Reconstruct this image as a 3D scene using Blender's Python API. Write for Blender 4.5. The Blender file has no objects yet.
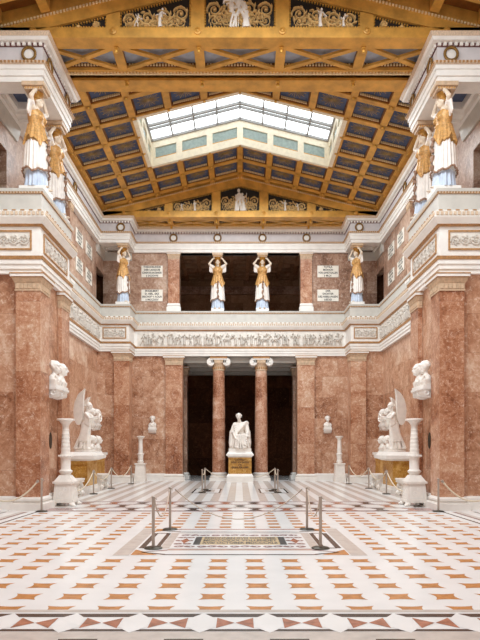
import bpy, bmesh, math, random
from mathutils import Vector, Matrix, Euler
PI = math.pi
sin, cos = math.sin, math.cos
C = bpy.context.scene.collection
S = bpy.context.scene

# ------------------------------------------------------------------ materials
def lin(c):
    return tuple(((v/255.0)/12.92 if v/255.0 <= .04045 else ((v/255.0+.055)/1.055)**2.4) for v in c)
def new_mat(name):
    m = bpy.data.materials.new(name); m.use_nodes = True
    nt = m.node_tree; b = nt.nodes['Principled BSDF']
    return m, nt, b
def N(nt, t, **kw):
    n = nt.nodes.new(t)
    for k, v in kw.items():
        if k in n.inputs: n.inputs[k].default_value = v
        else: setattr(n, k, v)
    return n
def ramp(nt, stops):
    r = nt.nodes.new('ShaderNodeValToRGB'); e = r.color_ramp.elements
    while len(e) < len(stops): e.new(.5)
    for i, (p, c) in enumerate(stops):
        e[i].position = p; e[i].color = (*lin(c), 1)
    return r
def vramp(nt, stops):
    r = nt.nodes.new('ShaderNodeValToRGB'); e = r.color_ramp.elements
    while len(e) < len(stops): e.new(.5)
    for i, (p, c) in enumerate(stops):
        e[i].position = p; e[i].color = (c, c, c, 1)
    return r
def plain(name, c, rough=.5, metal=0, var=.1, scale=6, spec=.5):
    """a colour broken up by a soft noise"""
    m, nt, b = new_mat(name)
    L = nt.links
    pos = N(nt, 'ShaderNodeNewGeometry')
    n = N(nt, 'ShaderNodeTexNoise', Scale=scale, Detail=5, Roughness=.6)
    L.new(pos.outputs['Position'], n.inputs['Vector'])
    lo = tuple(v*(1-var) for v in c); hi = tuple(min(255, v*(1+var*.6)) for v in c)
    r = ramp(nt, [(.3, lo), (.55, c), (.75, hi)])
    L.new(n.outputs['Fac'], r.inputs['Fac']); L.new(r.outputs['Color'], b.inputs['Base Color'])
    b.inputs['Roughness'].default_value = rough; b.inputs['Metallic'].default_value = metal
    b.inputs['Specular IOR Level'].default_value = spec
    return m
def red_marble(name, stops, vein, bw=1.55, bh=1.08, rough=.32, blocks=.32, scale=1.0, joint=True):
    """coursed blocks of veined, brecciated marble"""
    m, nt, b = new_mat(name); L = nt.links
    g = N(nt, 'ShaderNodeNewGeometry'); P = g.outputs['Position']
    s = N(nt, 'ShaderNodeSeparateXYZ'); L.new(P, s.inputs[0])
    a = N(nt, 'ShaderNodeMath', operation='ADD'); L.new(s.outputs[0], a.inputs[0]); L.new(s.outputs[1], a.inputs[1])
    cb = N(nt, 'ShaderNodeCombineXYZ'); L.new(a.outputs[0], cb.inputs[0]); L.new(s.outputs[2], cb.inputs[1])
    br = N(nt, 'ShaderNodeTexBrick', Scale=1.0)
    br.inputs['Brick Width'].default_value = bw; br.inputs['Row Height'].default_value = bh
    br.inputs['Mortar Size'].default_value = .004; br.inputs['Mortar Smooth'].default_value = .1
    br.inputs['Color1'].default_value = (0, 0, 0, 1); br.inputs['Color2'].default_value = (1, 1, 1, 1); br.inputs['Mortar'].default_value = (.45, .45, .45, 1)
    L.new(cb.outputs[0], br.inputs['Vector'])
    # every block shows its own stretch of stone
    off = N(nt, 'ShaderNodeVectorMath', operation='MULTIPLY'); L.new(br.outputs['Color'], off.inputs[0]); off.inputs[1].default_value = (17, 23, 31)
    pv = N(nt, 'ShaderNodeVectorMath', operation='ADD'); L.new(P, pv.inputs[0])
    if joint: L.new(off.outputs[0], pv.inputs[1])
    n1 = N(nt, 'ShaderNodeTexNoise', Scale=.9*scale, Detail=9, Roughness=.68, Distortion=1.3); L.new(pv.outputs[0], n1.inputs['Vector'])
    n2 = N(nt, 'ShaderNodeTexNoise', Scale=9*scale, Detail=6, Roughness=.7, Distortion=.6); L.new(pv.outputs[0], n2.inputs['Vector'])
    f1 = N(nt, 'ShaderNodeMath', operation='MULTIPLY_ADD'); L.new(n2.outputs['Fac'], f1.inputs[0]); f1.inputs[1].default_value = .62; f1.inputs[2].default_value = -.31
    f2 = N(nt, 'ShaderNodeMath', operation='ADD'); L.new(n1.outputs['Fac'], f2.inputs[0]); L.new(f1.outputs[0], f2.inputs[1])
    sb = N(nt, 'ShaderNodeSeparateColor'); L.new(br.outputs['Color'], sb.inputs[0])
    f3 = N(nt, 'ShaderNodeMath', operation='MULTIPLY_ADD'); L.new(sb.outputs[0], f3.inputs[0]); f3.inputs[1].default_value = blocks; f3.inputs[2].default_value = -blocks/2
    f4 = N(nt, 'ShaderNodeMath', operation='ADD'); L.new(f2.outputs[0], f4.inputs[0]); L.new(f3.outputs[0], f4.inputs[1])
    r = ramp(nt, stops); L.new(f4.outputs[0], r.inputs['Fac'])
    # pale broken veins
    dv = N(nt, 'ShaderNodeTexNoise', Scale=2.2*scale, Detail=4); L.new(pv.outputs[0], dv.inputs['Vector'])
    dm = N(nt, 'ShaderNodeVectorMath', operation='MULTIPLY_ADD'); L.new(dv.outputs['Color'], dm.inputs[0]); dm.inputs[1].default_value = (.9, .9, .9); L.new(pv.outputs[0], dm.inputs[2])
    vo = N(nt, 'ShaderNodeTexVoronoi', feature='DISTANCE_TO_EDGE', Scale=3.4*scale); L.new(dm.outputs[0], vo.inputs['Vector'])
    vr = vramp(nt, [(0, .9), (.022, .3), (.06, 0)]); L.new(vo.outputs['Distance'], vr.inputs['Fac'])
    mk = vramp(nt, [(.45, 0), (.62, 1)]); L.new(n2.outputs['Fac'], mk.inputs['Fac'])
    vm = N(nt, 'ShaderNodeMath', operation='MULTIPLY'); L.new(vr.outputs['Color'], vm.inputs[0]); L.new(mk.outputs['Color'], vm.inputs[1])
    mx = N(nt, 'ShaderNodeMix', data_type='RGBA'); L.new(vm.outputs[0], mx.inputs['Factor']); L.new(r.outputs['Color'], mx.inputs['A']); mx.inputs['B'].default_value = (*lin(vein), 1)
    jm = N(nt, 'ShaderNodeMix', data_type='RGBA'); jm.blend_type = 'MULTIPLY'
    jf = N(nt, 'ShaderNodeMath', operation='MULTIPLY'); L.new(br.outputs['Fac'], jf.inputs[0]); jf.inputs[1].default_value = .35 if joint else 0
    L.new(jf.outputs[0], jm.inputs['Factor']); L.new(mx.outputs['Result'], jm.inputs['A']); jm.inputs['B'].default_value = (.3, .2, .16, 1)
    L.new(jm.outputs['Result'], b.inputs['Base Color'])
    b.inputs['Roughness'].default_value = rough; b.inputs['Specular IOR Level'].default_value = .4 if rough < .6 else .1
    return m
M = {}
M['red'] = red_marble('red_marble', [(.17, (98, 57, 36)), (.33, (152, 102, 73)), (.47, (183, 135, 105)), (.6, (201, 159, 131)), (.74, (220, 193, 169))], (238, 222, 206), blocks=.18)
M['pil'] = red_marble('pilaster_marble', [(.17, (104, 56, 34)), (.34, (155, 99, 68)), (.5, (184, 132, 101)), (.63, (202, 160, 131)), (.78, (220, 196, 174))], (238, 222, 206), blocks=.2, bw=5.0, bh=1.9, scale=1.35)
M['upper'] = red_marble('grey_rose_marble', [(.2, (100, 70, 54)), (.4, (150, 113, 92)), (.52, (176, 141, 119)), (.66, (196, 168, 148)), (.8, (213, 190, 174))], (222, 206, 196), blocks=.2)
M['column'] = red_marble('column_marble', [(.2, (126, 76, 52)), (.42, (174, 122, 94)), (.56, (198, 152, 126)), (.7, (214, 180, 158)), (.85, (228, 206, 188))], (236, 216, 198), joint=False, scale=1.6, rough=.22)
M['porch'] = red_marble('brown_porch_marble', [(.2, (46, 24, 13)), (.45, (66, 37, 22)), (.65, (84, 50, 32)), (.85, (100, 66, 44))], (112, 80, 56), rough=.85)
M['gallery'] = red_marble('brown_gallery_marble', [(.2, (128, 94, 70)), (.45, (158, 122, 94)), (.65, (178, 142, 114)), (.85, (194, 160, 134))], (200, 170, 146), rough=.85)
M['yellow'] = red_marble('yellow_marble', [(.2, (150, 102, 40)), (.42, (186, 136, 62)), (.55, (204, 158, 84)), (.7, (216, 178, 110)), (.85, (226, 198, 140))], (226, 200, 140), joint=False, scale=1.3, rough=.25)
M['white'] = plain('white_stone', (240, 236, 230), .45, var=.04, scale=3)
M['parapet'] = plain('pale_grey_stone', (201, 197, 189), .45, var=.05, scale=3)
M['lilac'] = plain('lilac_grey_frieze', (212, 207, 208), .5, var=.05, scale=3)
M['statue'] = plain('white_statuary_marble', (240, 234, 226), .42, var=.05, scale=5)
M['skin'] = plain('painted_ivory', (228, 210, 188), .45, var=.06)
M['cloth_white'] = plain('painted_white_cloth', (236, 228, 220), .5, var=.06)
M['cloth_blue'] = plain('painted_pale_blue_cloth', (192, 204, 222), .5, var=.08)
M['cloth_gold'] = plain('gilded_ochre_cloth', (208, 158, 94), .45, metal=.12, var=.22, scale=18)
M['hair'] = plain('painted_gold_hair', (168, 116, 42), .45, metal=.3, var=.2, scale=20)
M['hem'] = plain('painted_brown_hem', (158, 122, 98), .5, var=.2, scale=25)
M['ochre'] = plain('ochre_moulding', (180, 134, 86), .45, metal=.1, var=.18, scale=14)
M['rose_trim'] = plain('rose_ornament_stone', (218, 194, 168), .5, var=.14, scale=30)
M['cream'] = plain('cream_capital_stone', (208, 180, 150), .5, var=.12, scale=10)
M['darkred'] = plain('dark_red_ground', (112, 70, 66), .6, var=.1)
M['gold'] = plain('gilded_bronze_ceiling', (216, 162, 76), .42, metal=.2, var=.16, scale=2.2)
M['gold_dark'] = plain('dull_bronze', (132, 82, 32), .5, metal=.3, var=.2, scale=4)
M['gold_bright'] = plain('bright_gilding', (226, 176, 84), .35, metal=.5, var=.15, scale=12)
M['brass'] = plain('dull_brass_rays', (160, 134, 86), .45, metal=.2, var=.15)
M['scroll'] = plain('gilded_cream_scroll', (222, 186, 124), .45, metal=.2, var=.12, scale=12)
M['bead'] = plain('cream_beading', (232, 206, 160), .5, var=.08)
M['coffer'] = plain('slate_blue_panel', (72, 84, 114), .55, var=.15, scale=4)
M['slate'] = plain('grey_blue_panel', (168, 174, 186), .55, var=.1, scale=4)
M['black'] = plain('black_ground', (22, 17, 14), .6, var=.2)
M['curb'] = plain('cream_gilded_curb', (242, 232, 208), .5, var=.06)
M['curb_glass'] = plain('grey_green_curb_glass', (158, 176, 172), .25, var=.12, scale=8)
M['bar'] = plain('grey_glazing_bar', (150, 148, 146), .5, var=.06)
M['relief'] = plain('relief_stone', (208, 200, 190), .55, var=.06)  # darker than the ground: carving shadows and patina put into the colour
M['relief_ground'] = plain('relief_ground_stone', (228, 221, 212), .6, var=.06)
M['f_white'] = plain('white_floor_marble', (238, 237, 236), .22, var=.025, scale=1.5)
M['f_orange'] = plain('orange_floor_marble', (198, 137, 82), .25, var=.16, scale=9)
M['f_red'] = plain('red_floor_marble', (176, 116, 92), .25, var=.22, scale=9)
M['f_grey'] = plain('warm_grey_floor_marble', (204, 194, 186), .25, var=.07, scale=5)
M['f_mauve'] = plain('mauve_floor_marble', (158, 128, 124), .25, var=.15, scale=7)
M['f_dark'] = plain('dark_floor_marble', (72, 62, 58), .25, var=.15, scale=7)
M['f_beige'] = plain('beige_floor_marble', (214, 192, 156), .25, var=.1, scale=7)
M['ink'] = plain('black_lettering', (38, 32, 28), .5, var=.1)
M['ink_brown'] = plain('dark_bronze_lettering', (70, 42, 14), .5, var=.1)
M['plaque'] = plain('ivory_plaque_marble', (242, 236, 224), .4, var=.04)
M['steel'] = plain('taupe_steel', (176, 162, 150), .35, metal=.3, var=.06)
M['rope'] = plain('cream_rope', (226, 212, 188), .8, var=.1, scale=40)
M['rope_taupe'] = plain('taupe_rope', (196, 178, 162), .8, var=.1, scale=40)
M['bronze'] = plain('dark_bronze', (66, 58, 46), .4, metal=.5, var=.15)
M['wreath'] = plain('gilded_wreath', (140, 104, 48), .4, metal=.5, var=.3, scale=40)
m, nt, b = new_mat('daylight_glass'); M['sky_glass'] = m
b.inputs['Base Color'].default_value = (.9, .95, 1, 1); b.inputs['Roughness'].default_value = .3
b.inputs['Emission Color'].default_value = (.87, .955, 1, 1); b.inputs['Emission Strength'].default_value = 2.2
SKY = b
m2_ = m.copy(); m2_.name = 'bright_daylight_glass'; M['sky_glass_2'] = m2_; m2_.node_tree.nodes['Principled BSDF'].inputs['Emission Strength'].default_value = 2.2

# ------------------------------------------------------------------ mesh builder
class MB:
    def __init__(self, side=1): self.v = []; self.f = []; self.mi = []; self.cur = 0; self.side = side; self.T = None
    def pt(self, p):
        if self.T: p = self.T(*p)
        self.v.append((p[0]*self.side, p[1], p[2])); return len(self.v)-1
    def face(self, idx): self.f.append(tuple(idx)); self.mi.append(self.cur)
    def quad(self, *ps): self.face([self.pt(p) for p in ps])
    def hexa(self, b, t):
        i = [self.pt(p) for p in b] + [self.pt(p) for p in t]
        for q in ((3,2,1,0),(4,5,6,7),(0,1,5,4),(1,2,6,5),(2,3,7,6),(3,0,4,7)): self.face([i[k] for k in q])
    def box(self, x0, x1, y0, y1, z0, z1):
        self.hexa([(x0,y0,z0),(x1,y0,z0),(x1,y1,z0),(x0,y1,z0)], [(x0,y0,z1),(x1,y0,z1),(x1,y1,z1),(x0,y1,z1)])
    def frustum(self, r0, z0, r1, z1):
        a, b_, c, d = r0; e, f, g, h = r1
        self.hexa([(a,c,z0),(b_,c,z0),(b_,d,z0),(a,d,z0)], [(e,g,z1),(f,g,z1),(f,h,z1),(e,h,z1)])
    def prism(self, pts, f0, f1):
        """pts: 2D outline; f0/f1 map (a,b)->3D for the two end faces"""
        n = len(pts); i0 = [self.pt(f0(*p)) for p in pts]; i1 = [self.pt(f1(*p)) for p in pts]
        self.face(i0[::-1]); self.face(i1)
        for k in range(n): self.face([i0[k], i0[(k+1) % n], i1[(k+1) % n], i1[k]])
    def lathe(self, prof, c=(0,0), seg=24, rad=None, cap=True):
        rows = []
        for r, z in prof:
            row = []
            for k in range(seg):
                a = 2*PI*k/seg
                q = rad(r, z, a) if rad else (r, r)
                row.append(self.pt((c[0]+q[0]*cos(a), c[1]+q[1]*sin(a), q[2] if len(q) > 2 else z)))
            rows.append(row)
        for a, b_ in zip(rows, rows[1:]):
            for k in range(seg): self.face([a[k], a[(k+1) % seg], b_[(k+1) % seg], b_[k]])
        if cap: self.face(rows[0][::-1]); self.face(rows[-1])
    def tube(self, pts, r, seg=6, closed=False):
        pts = [Vector(p) for p in pts]; n = len(pts); rows = []
        for i, p in enumerate(pts):
            if closed: t = pts[(i+1) % n]-pts[i-1]
            else: t = pts[min(i+1, n-1)]-pts[max(i-1, 0)]
            if t.length < 1e-9: t = Vector((0,0,1))
            t.normalize()
            u = t.cross(Vector((0,0,1)))
            if u.length < .05: u = t.cross(Vector((0,1,0)))
            u.normalize(); w = t.cross(u)
            rr = r[i] if isinstance(r, (list, tuple)) else r
            rows.append([self.pt(p+u*(rr*cos(2*PI*k/seg))+w*(rr*sin(2*PI*k/seg))) for k in range(seg)])
        pr = list(zip(rows, rows[1:]))
        if closed: pr.append((rows[-1], rows[0]))
        for a, b_ in pr:
            for k in range(seg): self.face([a[k], a[(k+1) % seg], b_[(k+1) % seg], b_[k]])
        if not closed: self.face(rows[0][::-1]); self.face(rows[-1])
    def ell(self, c, r, rot=None, seg=12, rings=8):
        if not isinstance(r, (list, tuple)): r = (r, r, r)
        R = Euler(rot).to_matrix() if rot else Matrix.Identity(3); c = Vector(c)
        def P(a, b_): return c + R @ Vector((r[0]*sin(b_)*cos(a), r[1]*sin(b_)*sin(a), r[2]*cos(b_)))
        top = self.pt(P(0, 0)); bot = self.pt(P(0, PI)); rows = []
        for j in range(1, rings): rows.append([self.pt(P(2*PI*k/seg, PI*j/rings)) for k in range(seg)])
        for k in range(seg):
            self.face([top, rows[0][k], rows[0][(k+1) % seg]])
            self.face([bot, rows[-1][(k+1) % seg], rows[-1][k]])
        for a, b_ in zip(rows, rows[1:]):
            for k in range(seg): self.face([a[k], b_[k], b_[(k+1) % seg], a[(k+1) % seg]])
    def cap(self, p0, p1, r0, r1, seg=10):
        """tapered limb with round ends"""
        self.tube([p0, p1], [r0, r1], seg); self.ell(p0, r0, seg=seg, rings=6); self.ell(p1, r1, seg=seg, rings=6)
    def sweep(self, path, prof, closed_prof=True):
        """prof: (offset to the right of the path, z)"""
        n = len(path); P = [Vector((p[0], p[1])) for p in path]; rows = []
        for i in range(n):
            ns = []
            if i > 0: d = (P[i]-P[i-1]).normalized(); ns.append(Vector((d.y, -d.x)))
            if i < n-1: d = (P[i+1]-P[i]).normalized(); ns.append(Vector((d.y, -d.x)))
            nv = ns[0] if len(ns) == 1 else (ns[0]+ns[1])/(1+ns[0].dot(ns[1]))
            rows.append([self.pt((P[i].x+nv.x*o, P[i].y+nv.y*o, z)) for o, z in prof])
        m = len(prof)
        for a, b_ in zip(rows, rows[1:]):
            for k in range(m if closed_prof else m-1): self.face([a[k], a[(k+1) % m], b_[(k+1) % m], b_[k]])
        if closed_prof: self.face(rows[0]); self.face(rows[-1][::-1])
    def along(self, path, off, step, fn):
        """call fn(point, direction, normal) every step metres along an offset path"""
        n = len(path); P = [Vector((p[0], p[1])) for p in path]; Q = []
        for i in range(n):
            ns = []
            if i > 0: d = (P[i]-P[i-1]).normalized(); ns.append(Vector((d.y, -d.x)))
            if i < n-1: d = (P[i+1]-P[i]).normalized(); ns.append(Vector((d.y, -d.x)))
            nv = ns[0] if len(ns) == 1 else (ns[0]+ns[1])/(1+ns[0].dot(ns[1]))
            Q.append(P[i]+nv*off)
        for a, b_ in zip(Q, Q[1:]):
            d = b_-a; k = max(1, int(d.length/step)); d.normalize(); nv = Vector((d.y, -d.x)); st = (b_-a).length/k
            for j in range(k): fn(a+d*st*(j+.5), d, nv)
    def obox(self, c, d, nv, w, dep, z0, z1):
        """small box at c: width w along d, depth dep along nv"""
        a = c-d*w/2; b_ = c+d*w/2; e = b_+nv*dep; f = a+nv*dep
        self.hexa([(a.x,a.y,z0),(b_.x,b_.y,z0),(e.x,e.y,z0),(f.x,f.y,z0)], [(a.x,a.y,z1),(b_.x,b_.y,z1),(e.x,e.y,z1),(f.x,f.y,z1)])
    def add(self, other):
        b0 = len(self.v); self.v += other.v; self.f += [tuple(i+b0 for i in f) for f in other.f]; self.mi += other.mi
    def mesh(self, name, mats, smooth=None):
        me = bpy.data.meshes.new(name); me.from_pydata(self.v, [], self.f)
        if not isinstance(mats, (list, tuple)): mats = [mats]
        for x in mats: me.materials.append(x)
        me.polygons.foreach_set('material_index', self.mi)
        bm = bmesh.new(); bm.from_mesh(me); bmesh.ops.recalc_face_normals(bm, faces=bm.faces[:]); bm.to_mesh(me); bm.free()
        if smooth is not None:
            me.polygons.foreach_set('use_smooth', [True]*len(me.polygons)); me.set_sharp_from_angle(angle=math.radians(smooth))
        me.update(); return me
    def build(self, name, mats, parent=None, smooth=None, local=False):
        if parent is not None and not local:
            o = Vector((0,0,0)); q = parent
            while q is not None: o += q.location; q = q.parent
            self.v = [(a-o.x, b_-o.y, c-o.z) for a, b_, c in self.v]
        ob = bpy.data.objects.new(name, self.mesh(name, mats, smooth)); C.objects.link(ob)
        if parent is not None: ob.parent = parent
        return ob

def tag(o, label=None, cat=None, group=None, kind=None):
    if label: o['label'] = label
    if cat: o['category'] = cat
    if group: o['group'] = group
    if kind: o['kind'] = kind
    return o
def thing(name, label, cat, loc=(0,0,0), rz=0, group=None):
    o = bpy.data.objects.new(name, None); C.objects.link(o); o.empty_display_size = .2
    o.location = loc; o.rotation_euler = (0, 0, rz)
    return tag(o, label, cat, group)
def struct(name):
    o = bpy.data.objects.new(name, None); C.objects.link(o); o['kind'] = 'structure'; return o
def dup(root, loc, rz=0, label=None, group=None):
    """a copy of a thing with copies of its parts and sub-parts"""
    r = root.copy(); C.objects.link(r); r.location = loc; r.rotation_euler = (0, 0, rz)
    if label: r['label'] = label
    if group: r['group'] = group
    for ch in list(root.children):
        c = ch.copy(); C.objects.link(c); c.parent = r
        for g in list(ch.children):
            d = g.copy(); C.objects.link(d); d.parent = c
    return r
def remeshed(mb, name, mat, vox=.02, it=3, parent=None, fac=.5):
    """fuse overlapping closed shapes into one continuous skin"""
    me = mb.mesh(name, mat); o = bpy.data.objects.new(name, me); C.objects.link(o)
    r = o.modifiers.new('r', 'REMESH'); r.mode = 'VOXEL'; r.voxel_size = vox
    s = o.modifiers.new('s', 'SMOOTH'); s.iterations = it; s.factor = fac
    dg = bpy.context.evaluated_depsgraph_get(); dg.update()
    nm = bpy.data.meshes.new_from_object(o.evaluated_get(dg), preserve_all_data_layers=False, depsgraph=dg)
    o.modifiers.clear(); o.data = nm; bpy.data.meshes.remove(me); nm.name = name
    nm.materials.clear(); nm.materials.append(mat)
    nm.polygons.foreach_set('use_smooth', [True]*len(nm.polygons))
    if parent is not None: o.parent = parent
    return o
def text_mb(mb, txt, size, place, align='CENTER', width=None):
    """lettering as raised mesh; place(u, v, w) -> 3D"""
    cu = bpy.data.curves.new('t', 'FONT'); cu.body = txt; cu.size = size; cu.align_x = 'CENTER'; cu.align_y = 'CENTER'
    cu.resolution_u = 2; cu.offset = size*.03
    o = bpy.data.objects.new('t', cu); C.objects.link(o)
    dg = bpy.context.evaluated_depsgraph_get(); dg.update()
    me = bpy.data.meshes.new_from_object(o.evaluated_get(dg))
    vs = [v.co.copy() for v in me.vertices]; fs = [tuple(p.vertices) for p in me.polygons]
    bpy.data.objects.remove(o); bpy.data.curves.remove(cu); bpy.data.meshes.remove(me)
    if not vs: return
    w = max(v.x for v in vs)-min(v.x for v in vs); k = 1 if width is None or w <= width else width/w
    i0 = [mb.pt(place(v.x*k, v.y, 0)) for v in vs]
    for f in fs: mb.face([i0[j] for j in f])
# ------------------------------------------------------------------ plan of the hall (camera looks along +Y)
def both(L): return L + [(-x, y) for x, y in reversed(L)]
YE = -3.0
PW = [(-7.04,YE),(-7.04,16.22),(-5.58,16.22),(-5.58,18.72),(-7.04,18.72),(-7.04,29.12),(-5.58,29.12),(-5.58,30.6)]
PE = both([(-6.9,YE),(-6.9,16.1),(-5.45,16.1),(-5.45,18.85),(-6.9,18.85),(-6.9,29.0),(-5.45,29.0),(-5.45,30.48)])
PE2 = both([(-6.9,YE),(-6.9,16.27),(-5.45,16.27),(-5.45,18.85),(-6.9,18.85),(-6.9,29.0),(-5.45,29.0),(-5.45,30.48)])
ZS = 6.46            # soffit of the lower entablature

for side, nm in ((-1, 'wall_left'), (1, 'wall_right')):
    k = -side
    mb = MB(k); mb.sweep(PW, [(0,0),(0,6.5),(-.3,6.5),(-.3,0)])
    w = mb.build(nm, M['red']); w['kind'] = 'structure'
    mb = MB(k)                                            # upper storey, with the gallery doorways
    for y0, y1, z0, z1 in ((YE,16.9,7.9,14.2),(16.9,17.95,10.75,14.2),(17.95,29.15,7.9,14.2),(29.15,30.61,10.7,14.2)):
        mb.box(-7.4,-7.1,y0,y1,z0,z1)
    mb.build('upper_wall', M['upper'], w)
    mb = MB(k); mb.box(-9.2,-9.0,16,31,7.9,12.5); mb.box(-9.2,-7.4,16,31.1,7.8,7.9); mb.box(-9.2,-7.4,16.4,16.6,7.9,12.5); mb.box(-9.2,-7.0,31.0,31.1,7.9,12.5); mb.box(-9.2,-7.4,16,31.1,12.5,12.6); mb.box(-7.4,-7.1,30.7,31.05,7.8,7.9)
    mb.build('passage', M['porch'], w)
    mb = MB(k); mb.sweep(PW, [(0,0),(0,.38),(.035,.38),(.06,.33),(.06,0)])
    bb = mb.build('baseboard_left' if side < 0 else 'baseboard_right', M['white']); bb['kind'] = 'structure'

# back wall
wb = MB()
for k in (1, -1):
    a = MB(k); a.box(-5.9,-2.97,30.6,31.2,0,6.5); wb.add(a)
wall_back = wb.build('wall_back', M['red']); wall_back['kind'] = 'structure'
wb = MB()
for k in (1, -1):
    a = MB(k); a.box(-7.1,-3.13,30.6,31.0,7.9,14.2); a.box(-7.4,-7.1,30.61,31.0,10.7,14.2); wb.add(a)
wb.box(-3.13,3.13,30.6,31.0,11.8,14.4); wb.box(-3.13,3.13,30.6,31.0,6.5,8.1)
wb.build('upper_wall', M['upper'], wall_back)
wb = MB()
for k in (1, -1):
    a = MB(k); a.sweep([(-5.58,30.6),(-2.97,30.6)], [(0,0),(0,.38),(.035,.38),(.06,.33),(.06,0)]); wb.add(a)
wb.build('baseboard_back', M['white'])['kind'] = 'structure'

# porch behind the columns and the room above it
pb = MB()
for k in (1, -1):
    a = MB(k); a.box(-3.6,-3.3,31.2,36.5,0,6.5); pb.add(a)
pb.box(-3.6,3.6,36.5,36.8,0,6.5)
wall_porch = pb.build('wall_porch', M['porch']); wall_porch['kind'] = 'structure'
pb = MB(); pb.box(-3.6,3.6,30.7,36.6,6.5,6.62)
for y in (31.0,32.6,34.4,36.1): pb.box(-3.5,3.5,y,y+.4,6.18,6.5)
for x in (-3.3,-1.2,.8,2.9): pb.box(x,x+.4,31.2,36.5,6.24,6.5)
pb.build('porch_ceiling', M['parapet'], wall_porch)
pb = MB()                                                 # tall door at the end of the porch
pb.box(-1.05,-.85,36.4,36.5,0,4.6); pb.box(.85,1.05,36.4,36.5,0,4.6); pb.box(-1.05,1.05,36.4,36.5,4.6,4.85)
for x0, x1 in ((-.85,-.01),(.01,.85)):
    for z0, z1 in ((.1,1.5),(1.6,3.0),(3.1,4.5)):
        pb.box(x0+.1,x1-.1,36.42,36.48,z0,z1)
    pb.box(x0,x1,36.46,36.5,0,4.6)
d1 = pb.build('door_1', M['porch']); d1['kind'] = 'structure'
pb = MB()
for k in (1, -1):
    a = MB(k); a.box(-4.4,-4.1,31.0,37,8.0,12.6); pb.add(a)
pb.box(-4.4,4.4,37,37.3,8.0,12.6); pb.box(-4.4,4.4,31.0,37.3,7.9,8.0)
wu = pb.build('wall_gallery', M['gallery']); wu['kind'] = 'structure'
pb = MB(); pb.box(-4.4,4.4,31.0,37.3,12.6,12.7)
for i in range(10): pb.box(-4.2+i*.93-.1,-4.2+i*.93+.1,31.0,37,12.15,12.6)
for i in range(8): pb.box(-4.1,4.1,31.1+i*.8,31.3+i*.8,12.2,12.6)
pb.build('coffered_ceiling', M['gallery'], wu)
pb = MB(); pb.box(-4.1,4.1,36.7,37,11.55,11.75); pb.box(-4.1,4.1,36.8,37,11.3,11.55)
pb.build('cornice', M['upper'], wu)

# ------------------------------------------------------------------ floor: inlaid marble, one continuous surface
fl = MB()
FM = ['f_white','f_orange','f_red','f_grey','f_mauve','f_dark','f_beige']; FI = {n: i for i, n in enumerate(FM)}
fl.quad((-9.2,YE,0),(9.2,YE,0),(9.2,31.2,0),(-9.2,31.2,0))
fl.quad((-4,31.2,0),(4,31.2,0),(4,36.8,0),(-4,36.8,0))
def inlay(mat, pts, z=.0015):
    fl.cur = FI[mat]; fl.face([fl.pt((x, y, z)) for x, y in pts]); fl.cur = 0
def rect(mat, x0, x1, y0, y1, z=.0015): inlay(mat, [(x0,y0),(x1,y0),(x1,y1),(x0,y1)], z)
PT = .5375
def star(cx, cy, mat='f_orange', ymin=-99):
    pts = []
    K = 7
    for (ax, ay, bx, by, nx, ny, dep) in ((-1,-1,1,-1,0,1,.028),(1,-1,1,1,-1,0,.045),(1,1,-1,1,0,-1,.028),(-1,1,-1,-1,1,0,.045)):
        for i in range(K):
            t = i/K; q = 4*t*(1-t)*dep
            pts.append((cx+.155*(ax+(bx-ax)*t)+nx*q, max(ymin, cy+.142*(ay+(by-ay)*t)+ny*q)))
    inlay(mat, pts)
XF = 5.3
PT = .533; XO = -.05
rows = [6.2075+.5375*i for i in range(18)]
for i, y in enumerate(rows):
    for j in range(-10, 10):
        x = (j+.5)*PT
        if abs(x) > XF-.1: continue
        if -2.05 < x < 2.05 and 9.25 < y < 12.5: continue
        star(x+XO, y, ymin=6.2)
# front border: bands, hexagons and triangles
rect('f_grey', -9, 9, 6.10, 6.2); rect('f_dark', -9, 9, 5.93, 6.05)
rect('f_dark', -9, 9, 5.47, 5.535); rect('f_grey', -9, 9, 4.2, 5.46)
for k in range(-14, 15):
    cx = -.372+k*.648
    y0, y1 = 5.535, 5.93; ym = (y0+y1)/2
    inlay('f_white', [(cx,5.42),(cx+.135,y0+.06),(cx+.135,y1-.06),(cx,6.06),(cx-.135,y1-.06),(cx-.135,y0+.06)], .003)
    inlay('f_red', [(cx+.145,y0+.03),(cx+.32,ym),(cx+.145,y1-.03)], .0025)
    inlay('f_red', [(cx+.503,y0+.03),(cx+.503,y1-.03),(cx+.328,ym)], .0025)
for k in range(-7, 8): rect('f_dark', -.5+k*.94-.175, -.5+k*.94+.175, 4.95, 5.25, .002)
# side borders
for s in (1, -1):
    for a, b_, mt in ((5.36,5.43,'f_dark'),(5.62,5.72,'f_mauve'),(5.72,5.86,'f_grey'),(6.2,6.26,'f_dark')):
        rect(mt, min(s*a,s*b_), max(s*a,s*b_), 6.2, 15.7)
# transverse band between the piers
YB0, YB1 = 15.75, 18.75
rect('f_mauve', -5.35, 5.35, YB0, YB0+.1); rect('f_mauve', -5.35, 5.35, YB1-.1, YB1); 
rnd = random.Random(3)
for r_, (ya, yb_) in enumerate(((YB0+.2,YB0+.95),(YB0+1.12,YB0+1.88),(YB0+2.05,YB0+2.8))):
    ym = (ya+yb_)/2
    rect(('f_mauve','f_grey','f_mauve')[r_], -5.35, 5.35, ya-.02, yb_+.02)
    for k in range(-6, 7):
        cx = k*.86+(.43 if r_ % 2 else 0)
        if abs(cx) > 5: continue
        inlay('f_white', [(cx-.36,ym),(cx-.2,ya+.1),(cx+.2,ya+.1),(cx+.36,ym),(cx+.2,yb_-.1),(cx-.2,yb_-.1)], .003)
        inlay('f_red' if (k+r_) % 2 else 'f_dark', [(cx+.37,ym),(cx+.24,ya+.02),(cx+.62,ya+.02),(cx+.49,ym),(cx+.62,yb_-.02),(cx+.24,yb_-.02)], .0025)
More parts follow.
